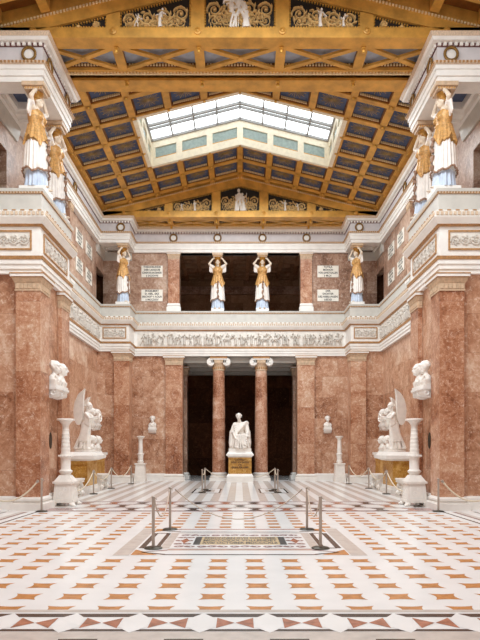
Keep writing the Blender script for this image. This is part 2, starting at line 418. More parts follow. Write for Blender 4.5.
# long grey stripes beyond
for j in range(-13, 13):
    x = (j+.5)*PT+XO*.6
    if abs(x) > 6.8: continue
    rect('f_grey', x-.135, x+.135, 18.85, 30.4)
# framed floor panels before the seated statue
for s in (1, -1):
    for a, b_, y0, y1, mt in ((.75,1.85,22.2,24.6,'f_dark'),(.82,1.78,22.35,24.45,'f_white'),(1.0,1.6,22.75,24.05,'f_grey'),(1.15,1.45,22.95,23.85,'f_dark')):
        rect(mt, min(s*a,s*b_), max(s*a,s*b_), y0, y1, .002+.001*[.75,.82,1.0,1.15].index(a))
# porch floor: chequered
for i in range(10):
    for j in range(9):
        if (i+j) % 2: rect('f_dark', -3.25+i*.65, -3.25+i*.65+.65, 30.9+j*.62, 30.9+j*.62+.62)
# central inscription panel
Z1, Z2, Z3 = .002, .003, .004
rect('f_white', -2.05, 2.05, 9.3, 12.45, Z1)
for s in (1, -1):
    def R2(mt, a, b_, y0, y1, z=Z2): rect(mt, min(s*a,s*b_), max(s*a,s*b_), y0, y1, z)
    R2('f_grey', 1.76, 2.02, 9.32, 12.42); R2('f_dark', 1.62, 1.72, 10.0, 11.75); R2('f_dark', 1.37, 1.45, 10.0, 11.75)
    R2('f_grey', 1.2, 1.36, 9.95, 11.8)
    R2('f_dark', 1.42, 1.65, 9.98, 10.05); R2('f_dark', 1.42, 1.65, 11.7, 11.77)
    inlay('f_orange', [(s*1.3,9.36),(s*1.74,9.36),(s*1.74,9.86)], Z2); inlay('f_orange', [(s*1.3,12.38),(s*1.74,12.38),(s*1.74,11.9)], Z2)
for y0, y1 in ((9.36, 9.88), (11.88, 12.36)):
    ym = (y0+y1)/2
    rect('f_dark', -1.2, 1.2, y0, y0+.07, Z2); rect('f_red', -1.2, 1.2, y1-.09, y1, Z2)
    for s in (1, -1):
        inlay('f_dark', [(s*1.2,y0),(s*1.62,ym-.02),(s*1.62,ym+.02),(s*1.2,y0+.1)], Z2); inlay('f_mauve', [(s*1.2,y1),(s*1.62,ym+.02),(s*1.62,ym-.02),(s*1.2,y1-.12)], Z2)
rect('f_grey', -1.2, 1.2, 9.93, 10.0, Z2); rect('f_grey', -1.2, 1.2, 11.68, 11.74, Z2)
def ring_scroll(cx, cy, r, mat='f_mauve', t0=0, turns=1.4):
    n = 16; pts_o, pts_i = [], []
    for i in range(n+1):
        a = t0+turns*2*PI*i/n; q = r*(1-.75*i/n)
        pts_o.append((cx+(q+.03)*cos(a), cy+(q+.03)*sin(a))); pts_i.append((cx+(q-.02)*cos(a), cy+(q-.02)*sin(a)))
    for i in range(n): inlay(mat, [pts_o[i], pts_o[i+1], pts_i[i+1], pts_i[i]], Z2)
for i in range(12):
    x = -1.05+i*.19
    ring_scroll(x, 10.17, .085, t0=i*2.1); ring_scroll(x, 11.48, .085, t0=i*1.3)
for s in (1, -1):
    for i in range(3):
        for dx in (.93, 1.09): ring_scroll(s*dx, 10.45+i*.37, .075, t0=i+dx)
    inlay('f_red', [(s*1.0,10.5),(s*1.08,10.8),(s*1.0,11.1),(s*.92,10.8)], Z3)
floor = fl.build('floor', [M[n] for n in FM]); floor['kind'] = 'structure'
ib = MB(); ib.box(-.71,.71,10.36,11.25,.0,.007)
ins = ib.build('floor_inscription', M['f_beige'])
tag(ins, 'beige floor slab with black three-line inscription, inlaid at the centre of the roped floor panel', 'floor inscription')
for s in (1, -1): ib = MB(); ib.box(min(s*.71,s*.83),max(s*.71,s*.83),10.36,11.25,.0,.007); ib.build('end_bar', M['ink'], ins)
ib = MB()
for i, (t, sz) in enumerate((('BEGONNEN XVIII OCTOBER', .22), ('MDCCCXXX VOLLENDET', .22), ('XVIII OCTOBER MDCCCXLII', .22))):
    text_mb(ib, t, sz, lambda u, v, w, i=i: (u, 11.08-.28*i+v*1.35, .0085), width=1.34)
ib.build('lettering', M['ink'], ins)

# ------------------------------------------------------------------ entablatures (swept right round the hall)
def moulding(path, prof, name, mat, parent):
    mb = MB(); mb.sweep(path, prof); return mb.build(name, mat, parent)
def egg_row(path, off, z0, z1, step, dep, name, mat, parent, w=.6):
    mb = MB(); P = path[1:-1]
    def fn(p, d, nv): mb.obox(p, d, nv, step*w, dep, z0, z1)
    mb.along(P, off, step, fn); return mb.build(name, mat, parent)
t1 = struct('trim_1')
moulding(PE, [(-.3,6.46),(0,6.46),(0,6.58),(.03,6.58),(.03,6.71),(.06,6.71),(.06,6.83),(-.3,6.83)], 'architrave', M['white'], t1)
moulding(PE, [(-.3,6.83),(.08,6.83),(.1,6.92),(-.3,6.92)], 'ochre_fillet', M['ochre'], t1)
moulding(PE, [(-.3,6.92),(.0,6.92),(.0,7.74),(-.3,7.74)], 'frieze', M['white'], t1)
moulding(PE, [(-.3,7.74),(.05,7.74),(.08,7.79),(-.3,7.79)], 'ochre_bead', M['ochre'], t1)
moulding(PE, [(-.3,7.79),(.1,7.79),(.2,7.94),(.2,7.98),(.18,7.98),(.21,8.1),(.1,8.16),(-.3,8.16)], 'cornice', M['white'], t1)
egg_row(PE, .18, 7.985, 8.075, .11, .045, 'egg_ornament', M['rose_trim'], t1)
egg_row(PE, .16, 8.1, 8.13, .22, .06, 'gilt_points', M['ochre'], t1, w=.45)
moulding(PE, [(-.3,8.16),(.05,8.16),(.05,8.62),(-.3,8.62)], 'parapet', M['parapet'], t1)
moulding(PE, [(-.3,8.62),(.07,8.62),(.085,8.67),(-.3,8.67)], 'parapet_bead', M['ochre'], t1)
egg_row(PE, .07, 8.63, 8.66, .08, .03, 'bead_row', M['rose_trim'], t1, w=.5)
moulding(PE, [(-.34,8.67),(.1,8.67),(.11,8.75),(-.34,8.75)], 'parapet_cap', M['parapet'], t1)
# gallery floors on the piers and corners
mb = MB()
for k in (1, -1):
    a = MB(k); a.box(-7.1,-5.7,16.3,18.65,8.3,8.72); a.box(-7.1,-5.7,29.2,30.6,8.3,8.72); mb.add(a)
mb.build('gallery_floor', M['white'], t1)

t2 = struct('trim_2')
moulding(PE2, [(-.55,11.8),(0,11.8),(0,11.95),(.04,11.95),(.04,12.12),(.07,12.12),(.07,12.24),(-.55,12.24)], 'architrave', M['white'], t2)
moulding(PE2, [(-.55,12.24),(.11,12.24),(.13,12.32),(-.55,12.32)], 'bead_fillet', M['rose_trim'], t2)
egg_row(PE2, .115, 12.255, 12.31, .1, .03, 'bead_row', M['ochre'], t2, w=.5)
moulding(PE2, [(-.55,12.32),(.02,12.32),(.02,12.74),(-.55,12.74)], 'frieze', M['lilac'], t2)
moulding(PE2, [(-.55,12.74),(.05,12.74),(.05,12.84),(-.55,12.84)], 'dentil_ground', M['darkred'], t2)
egg_row(PE2, .05, 12.75, 12.84, .14, .05, 'dentils', M['white'], t2)
moulding(PE2, [(-.55,12.84),(.18,12.84),(.22,12.9),(.22,12.92),(-.55,12.92)], 'cornice', M['white'], t2)
moulding(PE2, [(-.55,12.92),(.23,12.92),(.28,13.0),(.28,13.02),(-.55,13.02)], 'cornice_ornament', M['rose_trim'], t2)
# panelled soffits behind the caryatids
mb = MB(); m2 = MB()
for k in (1, -1):
    a = MB(k); b_ = MB(k)
    for y0, y1 in ((16.65, 18.3), (29.5, 30.6)):
        b_.box(-7.1,-6.0,y0,y1,12.22,12.3)
        a.box(-7.1,-6.85,y0,y1,11.8,12.22); a.box(-6.15,-6.0,y0,y1,11.9,12.22); a.box(-6.85,-6.15,y0,y0+.2,11.9,12.22); a.box(-6.85,-6.15,y1-.25,y1,11.9,12.22)
        a.box(-6.85,-6.75,y0+.2,y1-.25,12.0,12.22); a.box(-6.25,-6.15,y0+.2,y1-.25,12.0,12.22); a.box(-6.75,-6.25,y1-.37,y1-.25,12.0,12.22)
    mb.add(a); m2.add(b_)
mb.build('soffit_frame', M['white'], t2); m2.build('soffit_panel', M['coffer'], t2)
# moulding at the foot of the upper soffit along the gallery wall
mb = MB()
for k in (1, -1):
    a = MB(k); a.sweep([(-7.1,16.25),(-7.1,18.7)], [(0,11.4),(.06,11.4),(.12,11.6),(.16,11.8),(0,11.8)]); a.sweep([(-7.1,29.1),(-7.1,30.6),(-5.6,30.6)], [(0,11.4),(.06,11.4),(.12,11.6),(.16,11.8),(0,11.8)]); mb.add(a)
mb.build('gallery_cornice', M['parapet'], t2)

# ------------------------------------------------------------------ reliefs and scrollwork
def frame_xf(o, u, v, n):
    o, u, v, n = Vector(o), Vector(u), Vector(v), Vector(n)
    return lambda a, b_, c: o+u*a+v*b_+n*c
def spiral(mb, cx, cy, r, turns=1.7, a0=0, sgn=1, th=.025, dep=.02):
    n = int(14*turns); pts = []; rad = []
    for i in range(n+1):
        t = i/n; a = a0+sgn*turns*2*PI*t; q = r*(1-.88*t)
        pts.append((cx+q*cos(a), cy+q*sin(a), dep)); rad.append(th*(1-.4*t))
    flat_tube(mb, pts, rad)
    mb.add_ell2(cx, cy, th*1.5, dep)
def flat_tube(mb, pts, rad):
    """raised strap that follows pts (x, y, depth) on a panel"""
    n = len(pts); rows = []
    for i in range(n):
        a = Vector(pts[max(i-1, 0)][:2]); b_ = Vector(pts[min(i+1, n-1)][:2]); d = (b_-a)
        if d.length < 1e-9: d = Vector((1,0))
        d.normalize(); nv = Vector((-d.y, d.x)); r = rad[i] if isinstance(rad, list) else rad
        x, y, h = pts[i]
        rows.append([mb.pt((x-nv.x*r, y-nv.y*r, 0)), mb.pt((x-nv.x*r*.5, y-nv.y*r*.5, h)), mb.pt((x+nv.x*r*.5, y+nv.y*r*.5, h)), mb.pt((x+nv.x*r, y+nv.y*r, 0))])
    for a, b_ in zip(rows, rows[1:]):
        for k in range(4): mb.face([a[k], a[(k+1) % 4], b_[(k+1) % 4], b_[k]])
    mb.face(rows[0][::-1]); mb.face(rows[-1])
def add_ell2(self, x, y, r, dep): self.ell((x, y, 0), (r, r, dep*1.4), seg=8, rings=4)
MB.add_ell2 = add_ell2
def rinceau(mb, w, h, n, top=None, th=None, dep=.03):
    """running scroll filling a w x h panel (origin centre bottom); top(x) limits the height"""
    st = w/n; th = th or h*.045
    for i in range(n):
        x = -w/2+st*(i+.5); hh = top(x) if top else h
        if hh < h*.18: continue
        r = min(st*.46, hh*.42); up = i % 2
        cy = hh*.5
        s = 1 if (x > 0) else -1
        spiral(mb, x, cy, r, 1.7, a0=(PI*.9 if up else -PI*.9), sgn=(-1 if up else 1)*s, th=th, dep=dep)
        for j in range(7):                     # leaves off the scroll
            a = j*2*PI/7+i; q = r*.98
            lx, ly = x+cos(a)*q*.8, cy+sin(a)*q*.8
            ex, ey = x+cos(a+.5)*q*1.16, cy+sin(a+.5)*q*1.16
            if abs(ex) > w/2-.02: continue
            lim = (top(ex) if top else h)
            if ey > lim-.02 or ey < .02: continue
            flat_tube(mb, [(lx,ly,dep*.9), ((lx+ex)/2+.01,(ly+ey)/2,dep), (ex,ey,dep*.6)], [th*.8, th*1.1, th*.3])
def figure(mb, x, y, h, rr, dep=.085):
    """small standing or striding figure in relief"""
    lean = rr.uniform(-.14,.14)*h; st = rr.uniform(.03,.13)*h
    hip = (x, y+h*.47); sh = (x+lean, y+h*.8); hd = (x+lean*1.2, y+h*.92)
    def limb(a, b_, r0, r1): flat_tube(mb, [(a[0],a[1],dep*.9), ((a[0]+b_[0])/2,(a[1]+b_[1])/2,dep), (b_[0],b_[1],dep*.8)], [r0,(r0+r1)/2,r1])
    mb.ell((hd[0],hd[1],dep*.4), (h*.07,h*.085,dep*.9), seg=8, rings=5)
    mb.ell(((hip[0]+sh[0])/2,(hip[1]+sh[1])/2,dep*.2), (h*.105,h*.21,dep), seg=8, rings=5)
    if rr.random() < .45: flat_tube(mb, [(hip[0],hip[1]+.03,dep), (x,y+h*.22,dep*1.1), (x+st*.3,y,dep)], [h*.1,h*.12,h*.15])
    else:
        limb(hip, (x-st,y+h*.24), h*.06, h*.05); limb((x-st,y+h*.24), (x-st*1.6,y), h*.045, h*.04)
        limb(hip, (x+st,y+h*.25), h*.06, h*.05); limb((x+st,y+h*.25), (x+st*.9,y), h*.045, h*.04)
    for s in (1,-1):
        el = (sh[0]+s*rr.uniform(.1,.2)*h, sh[1]+rr.uniform(-.22,.05)*h); ha = (el[0]+rr.uniform(-.05,.18)*h*s, min(y+h, el[1]+rr.uniform(-.16,.2)*h))
        limb(sh, el, h*.045, h*.04); limb(el, ha, h*.038, h*.03)
        if rr.random() < .22: flat_tube(mb, [(ha[0],y+.02,dep*.6),(ha[0]+.03*s,min(y+h*1.02, ha[1]+h*.2),dep*.6)], h*.018)
def horse(mb, x, y, h, s, dep=.085):
    mb.ell((x,y+h*.5,dep*.2), (h*.32,h*.15,dep), seg=10, rings=5)
    flat_tube(mb, [(x+s*h*.25,y+h*.55,dep),(x+s*h*.38,y+h*.78,dep),(x+s*h*.42,y+h*.9,dep)], [h*.11,h*.08,h*.06])
    flat_tube(mb, [(x+s*h*.4,y+h*.9,dep),(x+s*h*.56,y+h*.76,dep)], [h*.065,h*.035])
    for dx, bend in ((.24,.1),(.16,-.02),(-.2,-.06),(-.28,.03)):
        flat_tube(mb, [(x+s*h*dx,y+h*.42,dep),(x+s*h*(dx+bend),y+h*.2,dep),(x+s*h*(dx+bend*.3),y,dep*.8)], [h*.06,h*.04,h*.03])
    flat_tube(mb, [(x-s*h*.3,y+h*.56,dep),(x-s*h*.44,y+h*.36,dep)], [h*.04,h*.02])
def relief_mesh(mb, w, h, seed, step=.27):
    rr = random.Random(seed); x = -w/2+.2
    while x < w/2-.2:
        if rr.random() < .13: horse(mb, x+.1, .03, h*.82, rr.choice((-1,1))); figure(mb, x+.1, h*.3, h*.62, rr); x += step*1.9
        else:
            figure(mb, x, .03, h*rr.uniform(.74,.92), rr)
            if rr.random() < .3: figure(mb, x+.14, .03, h*rr.uniform(.5,.62), rr)
            x += step*rr.uniform(.75,1.3)
# battle frieze over the porch
rl = thing('relief_frieze', 'long figure relief over the porch columns on the far wall', 'relief', (0,30.48,6.98), group=None)
mb = MB(); mb.box(-5.3,5.3,30.47,30.48,6.98,7.7); mb.build('ground_slab', M['relief_ground'], rl)
mb = MB(); mb.T = frame_xf((0,30.47,7.0),(1,0,0),(0,0,1),(0,-1,0)); relief_mesh(mb, 10.4, .68, 5); mb.build('carved_figures', M['relief'], rl)
for k, sd, txt in ((1, 8, 'left'), (-1, 9, 'right')):
    rl = thing('relief_frieze', f'figure relief on the recessed {txt} side wall under the gallery parapet', 'relief', (-6.9*k,24,6.98), group='side wall reliefs')
    mb = MB(k); mb.box(-6.9,-6.89,19.2,28.9,6.98,7.7); mb.build('ground_slab', M['relief_ground'], rl)
    mb = MB(k); mb.T = frame_xf((-6.89,24.05,7.0),(0,1,0),(0,0,1),(1,0,0)); relief_mesh(mb, 9.4, .68, sd); mb.build('carved_figures', M['relief'], rl)
def scroll_panel(o, u, n, w, h, num, label, side):
    th_ = thing('scroll_panel', label, 'relief', Vector(o), group='carved scroll panels')
    X = frame_xf(o, u, (0,0,1), n)
    mb = MB(); mb.T = X
    e = .045
    for a in ((-w/2,w/2,0,e),(-w/2,w/2,h-e,h),(-w/2,-w/2+e,e,h-e),(w/2-e,w/2,e,h-e)): mb.box(a[0],a[1],a[2],a[3],0,.03)
    mb.build('frame', M['ochre'], th_)
    mb = MB(); mb.T = X; mb.box(-w/2+e,w/2-e,e,h-e,0,.006); mb.build('ground_slab', M['relief_ground'], th_)
    mb = MB(); mb.T = frame_xf(Vector(o)+Vector(n)*.006+Vector((0,0,e)), u, (0,0,1), n); rinceau(mb, w-2*e, h-2*e, num, dep=.035, th=.024); mb.build('scroll', M['relief'], th_)
for k, txt in ((1,'left'),(-1,'right')):
    scroll_panel((-6.15*k,16.1,7.1), (1,0,0), (0,-1,0), .94, .54, 3, f'carved scroll panel facing the viewer on the near {txt} pier', k)
    scroll_panel((-5.45*k,17.45,7.1), (0,1,0), (k,0,0), 2.2, .54, 6, f'carved scroll panel facing the hall on the near {txt} pier', k)
    scroll_panel((-6.17*k,29.0,7.08), (1,0,0), (0,-1,0), 1.16, .56, 3, f'small carved scroll panel on the far {txt} corner', k)

# ------------------------------------------------------------------ pilasters and columns
def pilaster(boxes, label, z0=0, z1=ZS, mat='pil', base=.36, capl=.47, group='red marble pilasters', name='pilaster', es=1):
    """boxes: (x0,x1,y0,y1, grow x0, x1, y0, y1)"""
    b0 = boxes[0]; t = thing(name, label, 'pilaster', ((b0[0]+b0[1])/2, b0[2], z0), group=group)
    def layer(mb, e0, za, e1, zb):
        e0 *= es; e1 *= es
        for x0,x1,y0,y1,a,b_,c,d in boxes:
            mb.frustum((x0-e0*a,x1+e0*b_,y0-e0*c,y1+e0*d), za, (x0-e1*a,x1+e1*b_,y0-e1*c,y1+e1*d), zb)
    mb = MB(); layer(mb, 0, z0+base, 0, z1-capl); mb.build('shaft', M[mat], t)
    mb = MB(); layer(mb, .13, z0, .13, z0+base*.5); layer(mb, .1, z0+base*.5, .1, z0+base*.6); layer(mb, .03, z0+base*.6, .03, z0+base*.72); layer(mb, .075, z0+base*.72, .075, z0+base*.86); layer(mb, .04, z0+base*.86, .015, z0+base)
    mb.build('base', M['white'], t)
    zc = z1-capl; mb = MB()
    layer(mb, .025, zc, .025, zc+.04*capl/.47); layer(mb, .012, zc+.04*capl/.47, .02, zc+.22*capl/.47); layer(mb, .03, zc+.22*capl/.47, .09, zc+.34*capl/.47)
    cap_ = mb.build('capital', M['cream'], t)
    mb = MB()
    for x0,x1,y0,y1,a,b_,c,d in boxes:            # row of upright leaves
        if c:
            n = max(2, int((x1-x0)/.1)); s = (x1-x0)/n
            for i in range(n): mb.box(x0+s*i+s*.18, x0+s*(i+1)-s*.18, y0-.04, y0-.012, zc+.06*capl/.47, zc+.2*capl/.47)
        for g, xx, q in ((b_, x1, 1), (a, x0, -1)):
            if g and y1-y0 > .2:
                n = max(2, int((y1-y0)/.1)); s = (y1-y0)/n
                for i in range(n): mb.box(min(xx+q*.012,xx+q*.04), max(xx+q*.012,xx+q*.04), y0+s*i+s*.18, y0+s*(i+1)-s*.18, zc+.06*capl/.47, zc+.2*capl/.47)
    if mb.v: mb.build('leaf_row', M['cream'], cap_)
    mb = MB(); layer(mb, .1, zc+.34*capl/.47, .1, zc+.37*capl/.47); layer(mb, .13, zc+.44*capl/.47, .13, z1)
    mb.build('fillet', M['ochre'], t)
    mb = MB(); layer(mb, .12, zc+.37*capl/.47, .12, zc+.44*capl/.47); mb.build('abacus', M['white'], t)
    return t
def mir(bs, k):
    if k == 1: return bs
    return [(-b[1],-b[0],b[2],b[3],b[5],b[4],b[6],b[7]) for b in bs]
for k, txt in ((1,'left'),(-1,'right')):
    pilaster(mir([(-6.12,-5.45,16.1,16.216,1,1,1,0),(-5.576,-5.45,16.216,16.85,0,1,0,1)],k), f'red marble pilaster on the front corner of the near {txt} pier, foot behind a rope')
    pilaster(mir([(-5.576,-5.45,18.05,18.85,0,1,1,0)],k), f'narrow red marble pilaster behind the busts on the near {txt} pier')
    pilaster(mir([(-6.2,-5.45,29.0,29.116,1,1,1,0),(-5.576,-5.45,29.116,29.75,0,1,0,1)],k), f'red marble pilaster at the far {txt} corner of the hall')
    pilaster(mir([(-3.85,-2.97,30.48,30.596,1,1,1,0)],k), f'red marble pilaster at the {txt} edge of the dark porch opening')
    pilaster(mir([(-3.296,-2.9,32.3,32.9,0,1,1,1)],k), f'dim grey-brown pilaster inside the dark porch, {txt} side', z1=6.17, mat='upper', group='grey porch pilasters')
    pilaster(mir([(-3.72,-3.13,30.48,30.596,1,1,1,0)],k), f'short red marble pilaster on the {txt} edge of the upper gallery opening', z0=8.755, z1=11.8, mat='pil', base=.42, capl=.34, es=.55, group='upper pilasters')
    pilaster(mir([(-7.096,-6.92,24.0,24.45,0,1,1,1)],k), f'slim upper pilaster on the {txt} gallery wall beside the inscription plaques', z0=8.5, z1=11.8, mat='upper', base=.3, capl=.34, es=.55, group='upper pilasters')
def ionic(x, y, label):
    t = thing('ionic_column', label, 'column', (x, y, 0), group='porch columns')
    mb = MB(); mb.box(x-.47,x+.47,y-.47,y+.47,0,.14); mb.lathe([(.46,.14),(.47,.2),(.45,.25),(.4,.27),(.4,.3),(.43,.33),(.43,.38),(.38,.41),(.36,.43)], (x,y), 32); mb.build('base', M['white'], t, 30)
    pr = [(.345-.045*(i/16)**1.7, .43+(5.72-.43)*i/16) for i in range(17)]; pr[0] = (.36,.43)
    mb = MB(); mb.lathe(pr, (x,y), 36); mb.build('shaft', M['column'], t, 40)
    mb = MB(); mb.lathe([(.3,5.72),(.32,5.75),(.31,5.8),(.31,5.95),(.36,6.05),(.4,6.12)], (x,y), 32); mb.box(-.4+x,x+.4,y-.38,y+.38,6.12,6.3)
    cp = mb.build('capital', M['cream'], t, 40)
    mb = MB()
    for s in (1,-1):
        cx = x+s*.42; cz = 6.16
        mb.T = lambda a, b_, c, cx=cx, cz=cz: (cx+a, c, cz+b_)
        n = 20
        for i in range(n):
            a0, a1 = 2*PI*i/n, 2*PI*(i+1)/n
            mb.face([mb.pt((.2*cos(a0),.2*sin(a0),y-.38)), mb.pt((.2*cos(a1),.2*sin(a1),y-.38)), mb.pt((.2*cos(a1),.2*sin(a1),y+.38)), mb.pt((.2*cos(a0),.2*sin(a0),y+.38))])
        mb.face([mb.pt((.2*cos(2*PI*i/n),.2*sin(2*PI*i/n),y-.38)) for i in range(n)]); mb.face([mb.pt((.2*cos(2*PI*i/n),.2*sin(2*PI*i/n),y+.38)) for i in range(n)])
        pts = []
        for i in range(34):
            q = .19*(1-.86*i/33); a = PI/2+s*i*2*PI*2/33*-1
            pts.append((q*cos(a), q*sin(a), y-.39))
        mb.tube(pts, [.022*(1-.4*i/33) for i in range(34)], 5)
        mb.ell((0,0,y-.39), (.035,.035,.03), seg=8, rings=4); mb.T = None
    mb.box(x-.4,x+.4,y-.41,y-.38,6.28,6.34); mb.build('volute', M['white'], cp, 40)
    mb = MB(); mb.box(x-.44,x+.44,y-.42,y+.42,6.34,6.46); mb.build('abacus', M['ochre'], t)
    mb = MB()
    for i in range(20):
        a = 2*PI*i/20; mb.ell((x+.315*cos(a),y+.315*sin(a),5.87), (.035,.035,.07), seg=6, rings=4)
    mb.build('leaf_row', M['ochre'], cp)
ionic(-1.11, 30.95, 'red marble Ionic column left of the seated statue, in the porch opening')
ionic(1.11, 30.95, 'red marble Ionic column right of the seated statue, in the porch opening')
# ------------------------------------------------------------------ ceiling
SL, ZR = .25, 15.0
def roofz(x): return ZR-SL*abs(x)
CW, RB = 1.333, .24
YS0, YS1, SX = 22.05, 25.95, 4.0
RH = 1.3
ceil = struct('ceiling')
def slope_box(mb, x0, x1, y0, y1, h0, h1):
    b = [(x0,y0),(x1,y0),(x1,y1),(x0,y1)]
    mb.hexa([(x,y,roofz(x)+h0) for x, y in b], [(x,y,roofz(x)+h1) for x, y in b])
ylines = [18.85+.0, 19.45, 20.75, 22.05, 23.35, 24.65, 25.95, 27.25, 28.55]
def rib_set(ylist, y_end, sky):
    mb = MB()
    for k in (1, -1):
        a = MB(k)
        for i in range(0, 6):
            x = i*CW; w = RB/2
            for ya, yb_ in ([(ylist[0], sky[0]), (sky[1], y_end)] if i < 3 else [(ylist[0], y_end)]):
                slope_box(a, max(0, x-w) if i else 0, x+w, ya, yb_, 0, .34)
        for y in ylist:
            w = RB/2
            inside = sky[0]+.1 < y < sky[1]-.1
            slope_box(a, SX-.12 if inside else 0, 6.75, y-w, y+w, 0, .34)
        slope_box(a, 6.6, 7.1, ylist[0], y_end, -.02, .4)
        mb.add(a)
    return mb
mb = rib_set(ylines, 28.9, (YS0, YS1)); fr_lines = [5.05, 6.35, 7.65, 8.95, 10.25, 11.55, 12.85, 14.15, 15.45]
mb.add(rib_set(fr_lines, 16.2, (8.95, 12.85)))
mb.build('ribs', M['gold'], ceil)
mb = MB()
for k in (1, -1):
    a = MB(k)
    for y0, y1, s0, s1 in ((18.7,28.95,YS0,YS1),(YE,16.25,8.95,12.85)):
        slope_box(a, 0, 7.3, y0, s0, .34, .4); slope_box(a, 0, 7.3, s1, y1, .34, .4); slope_box(a, SX, 7.3, s0, s1, .34, .4)
    slope_box(a, 0, 7.3, 16.0, 18.9, .42, .5); slope_box(a, 0, 7.3, 28.9, 31.2, .1, .3)
    mb.add(a)
mb.build('roof_boards', M['gold_dark'], ceil)
# little bosses where the ribs cross
mb = MB()
for k in (1, -1):
    a = MB(k)
    for i in range(0, 6):
        for y in ylines[1:]:
            x = i*CW
            if x < SX-.1 and YS0+.1 < y < YS1-.1: continue
            a.ell((x, y, roofz(x)-.01), (.06,.06,.04), seg=8, rings=5)
    mb.add(a)
mb.build('boss', M['gold_bright'], ceil)
def coffer_meshes(k):
    def sb(mb, x0, x1, y0, y1, h0, h1):
        b = [(x0,y0),(x1,y0),(x1,y1),(x0,y1)]
        mb.hexa([(x,y,-SL*x+h0) for x, y in b], [(x,y,-SL*x+h1) for x, y in b])
    hx, hy = (CW-RB)/2, (RH-RB)/2
    p = MB(k); sb(p, -hx, hx, -hy, hy, .16, .34)
    f = MB(k); e = .035
    for a in ((-hx,hx,-hy,-hy+e),(-hx,hx,hy-e,hy),(-hx,-hx+e,-hy,hy),(hx-e,hx,-hy,hy)): sb(f, *a, .04, .16)  # dark inner step: shade of the coffer recess put into its colour
    bd = MB(k); n = 13
    for i in range(n):
        for q in (-1, 1):
            x = -hx+.1+(2*hx-.2)*i/(n-1); y = q*(hy-e-.025); sb(bd, x-.028, x+.028, y-.028, y+.028, .07, .14)
    s = MB(k); n = 24; ax, ay = hx-.14, hy-.14
    for i in range(n):
        a = 2*PI*i/n; d = .007 if i % 2 else .011; L = 1.0 if i % 2 == 0 else .8
        c, sn = cos(a), sin(a); pts = []
        r0 = .12
        P = [(ax*r0*c-sn*d*.6, ay*r0*sn+c*d*.6), (ax*r0*c+sn*d*.6, ay*r0*sn-c*d*.6), (ax*L*c+sn*d*1.3, ay*L*sn-c*d*1.3), (ax*L*c-sn*d*1.3, ay*L*sn+c*d*1.3)]
        s.hexa([(x,y,-SL*x+.148) for x, y in P], [(x,y,-SL*x+.16) for x, y in P])
    s.ell((0,0,.15), (.07,.07,.03), seg=10, rings=5)
    return p.mesh('coffer', M['coffer']), f.mesh('inner_shade_frame', M['gold_dark']), bd.mesh('bead_row', M['bead']), s.mesh('sunburst', M['brass'])
CM = {1: coffer_meshes(-1), -1: coffer_meshes(1)}      # key: which side of the ridge, -1 left
def coffer(side, i, y):
    x = (i+.5)*CW; ms = CM[-side]
    o = bpy.data.objects.new('coffer', ms[0]); C.objects.link(o); o.parent = ceil; o.location = (side*x, y, roofz(x))
    for nm, me in zip(('inner_shade_frame','bead_row','sunburst'), ms[1:]):
        c = bpy.data.objects.new(nm, me); C.objects.link(c); c.parent = o
for side in (-1, 1):
    for j in range(1, 8):
        y = (ylines[j]+ylines[j+1])/2
        for i in range(5):
            if YS0 < y < YS1 and i < 3: continue
            coffer(side, i, y)
    for i in range(5): coffer(side, i, 14.8)
# skylights
def skylight(nm, y0, y1, glass='sky_glass'):
    y0 += .125; y1 -= .125; SX = 3.87
    w = struct(nm); h = 1.05; th = .16
    def ring(mb, k, h0, h1, x_in, x_out, ya, yb_):
        pass
    mb = MB()
    for k in (1, -1):
        a = MB(k)
        # curb faces as frames round the glazed openings
        for yy, q in ((y1, 1), (y0, -1)):
            ya, yb_ = (yy, yy+th) if q > 0 else (yy-th, yy)
            slope_box(a, 0, SX, ya, yb_, -.01, .3); slope_box(a, 0, SX, ya, yb_, .78, h)
            for xc, ww in ((0,.13),(1.33,.13),(2.66,.13),(4.0,.3)): slope_box(a, max(0,xc-ww), min(SX,xc+ww), ya, yb_, .3, .78)
        for za, zb, ya, yb_ in ((-.01,.3,y0,y1),(.78,h,y0,y1)): slope_box(a, SX, SX+th, ya, yb_, za, zb)
        for yc in (y0, y0+1.3, y0+2.6, y1): slope_box(a, SX, SX+th, max(y0,yc-.15), min(y1,yc+.15), .3, .78)
        mb.add(a)
    mb.build('curb', M['curb'], w)
    mb = MB()
    for k in (1, -1):
        a = MB(k)
        for ya, yb_ in ((y1+.06,y1+.1),(y0-.1,y0-.06)): slope_box(a, 0, SX, ya, yb_, .28, .8)
        slope_box(a, SX+.06, SX+.1, y0, y1, .28, .8); mb.add(a)
    mb.build('curb_glass', M['curb_glass'], w)
    mb = MB()
    for k in (1, -1):
        a = MB(k)
        slope_box(a, 0, SX+th, y0-th, y1+th, h+.14, h+.16); mb.add(a)
    mb.build('daylight_panes', M[glass], w)
    mb = MB()
    for k in (1, -1):
        a = MB(k)
        for yc, q in ((y0,.06),(y0+1.15,.05),(y0+1.42,.03),(y0+2.45,.05),(y0+2.72,.03),(y1,.06)): slope_box(a, 0, SX, yc-q, yc+q, h, h+.1)
        for i in range(0, 5): slope_box(a, max(0,i*.98-.028), i*.98+.028, y0, y1, h+.04, h+.12)
        slope_box(a, SX-.06, SX+.04, y0, y1, h, h+.12)
        mb.add(a)
    mb.build('glazing_bars', M['bar'], w)
skylight('window_1', YS0, YS1)
skylight('window_2', 8.95, 12.85, 'sky_glass_2')

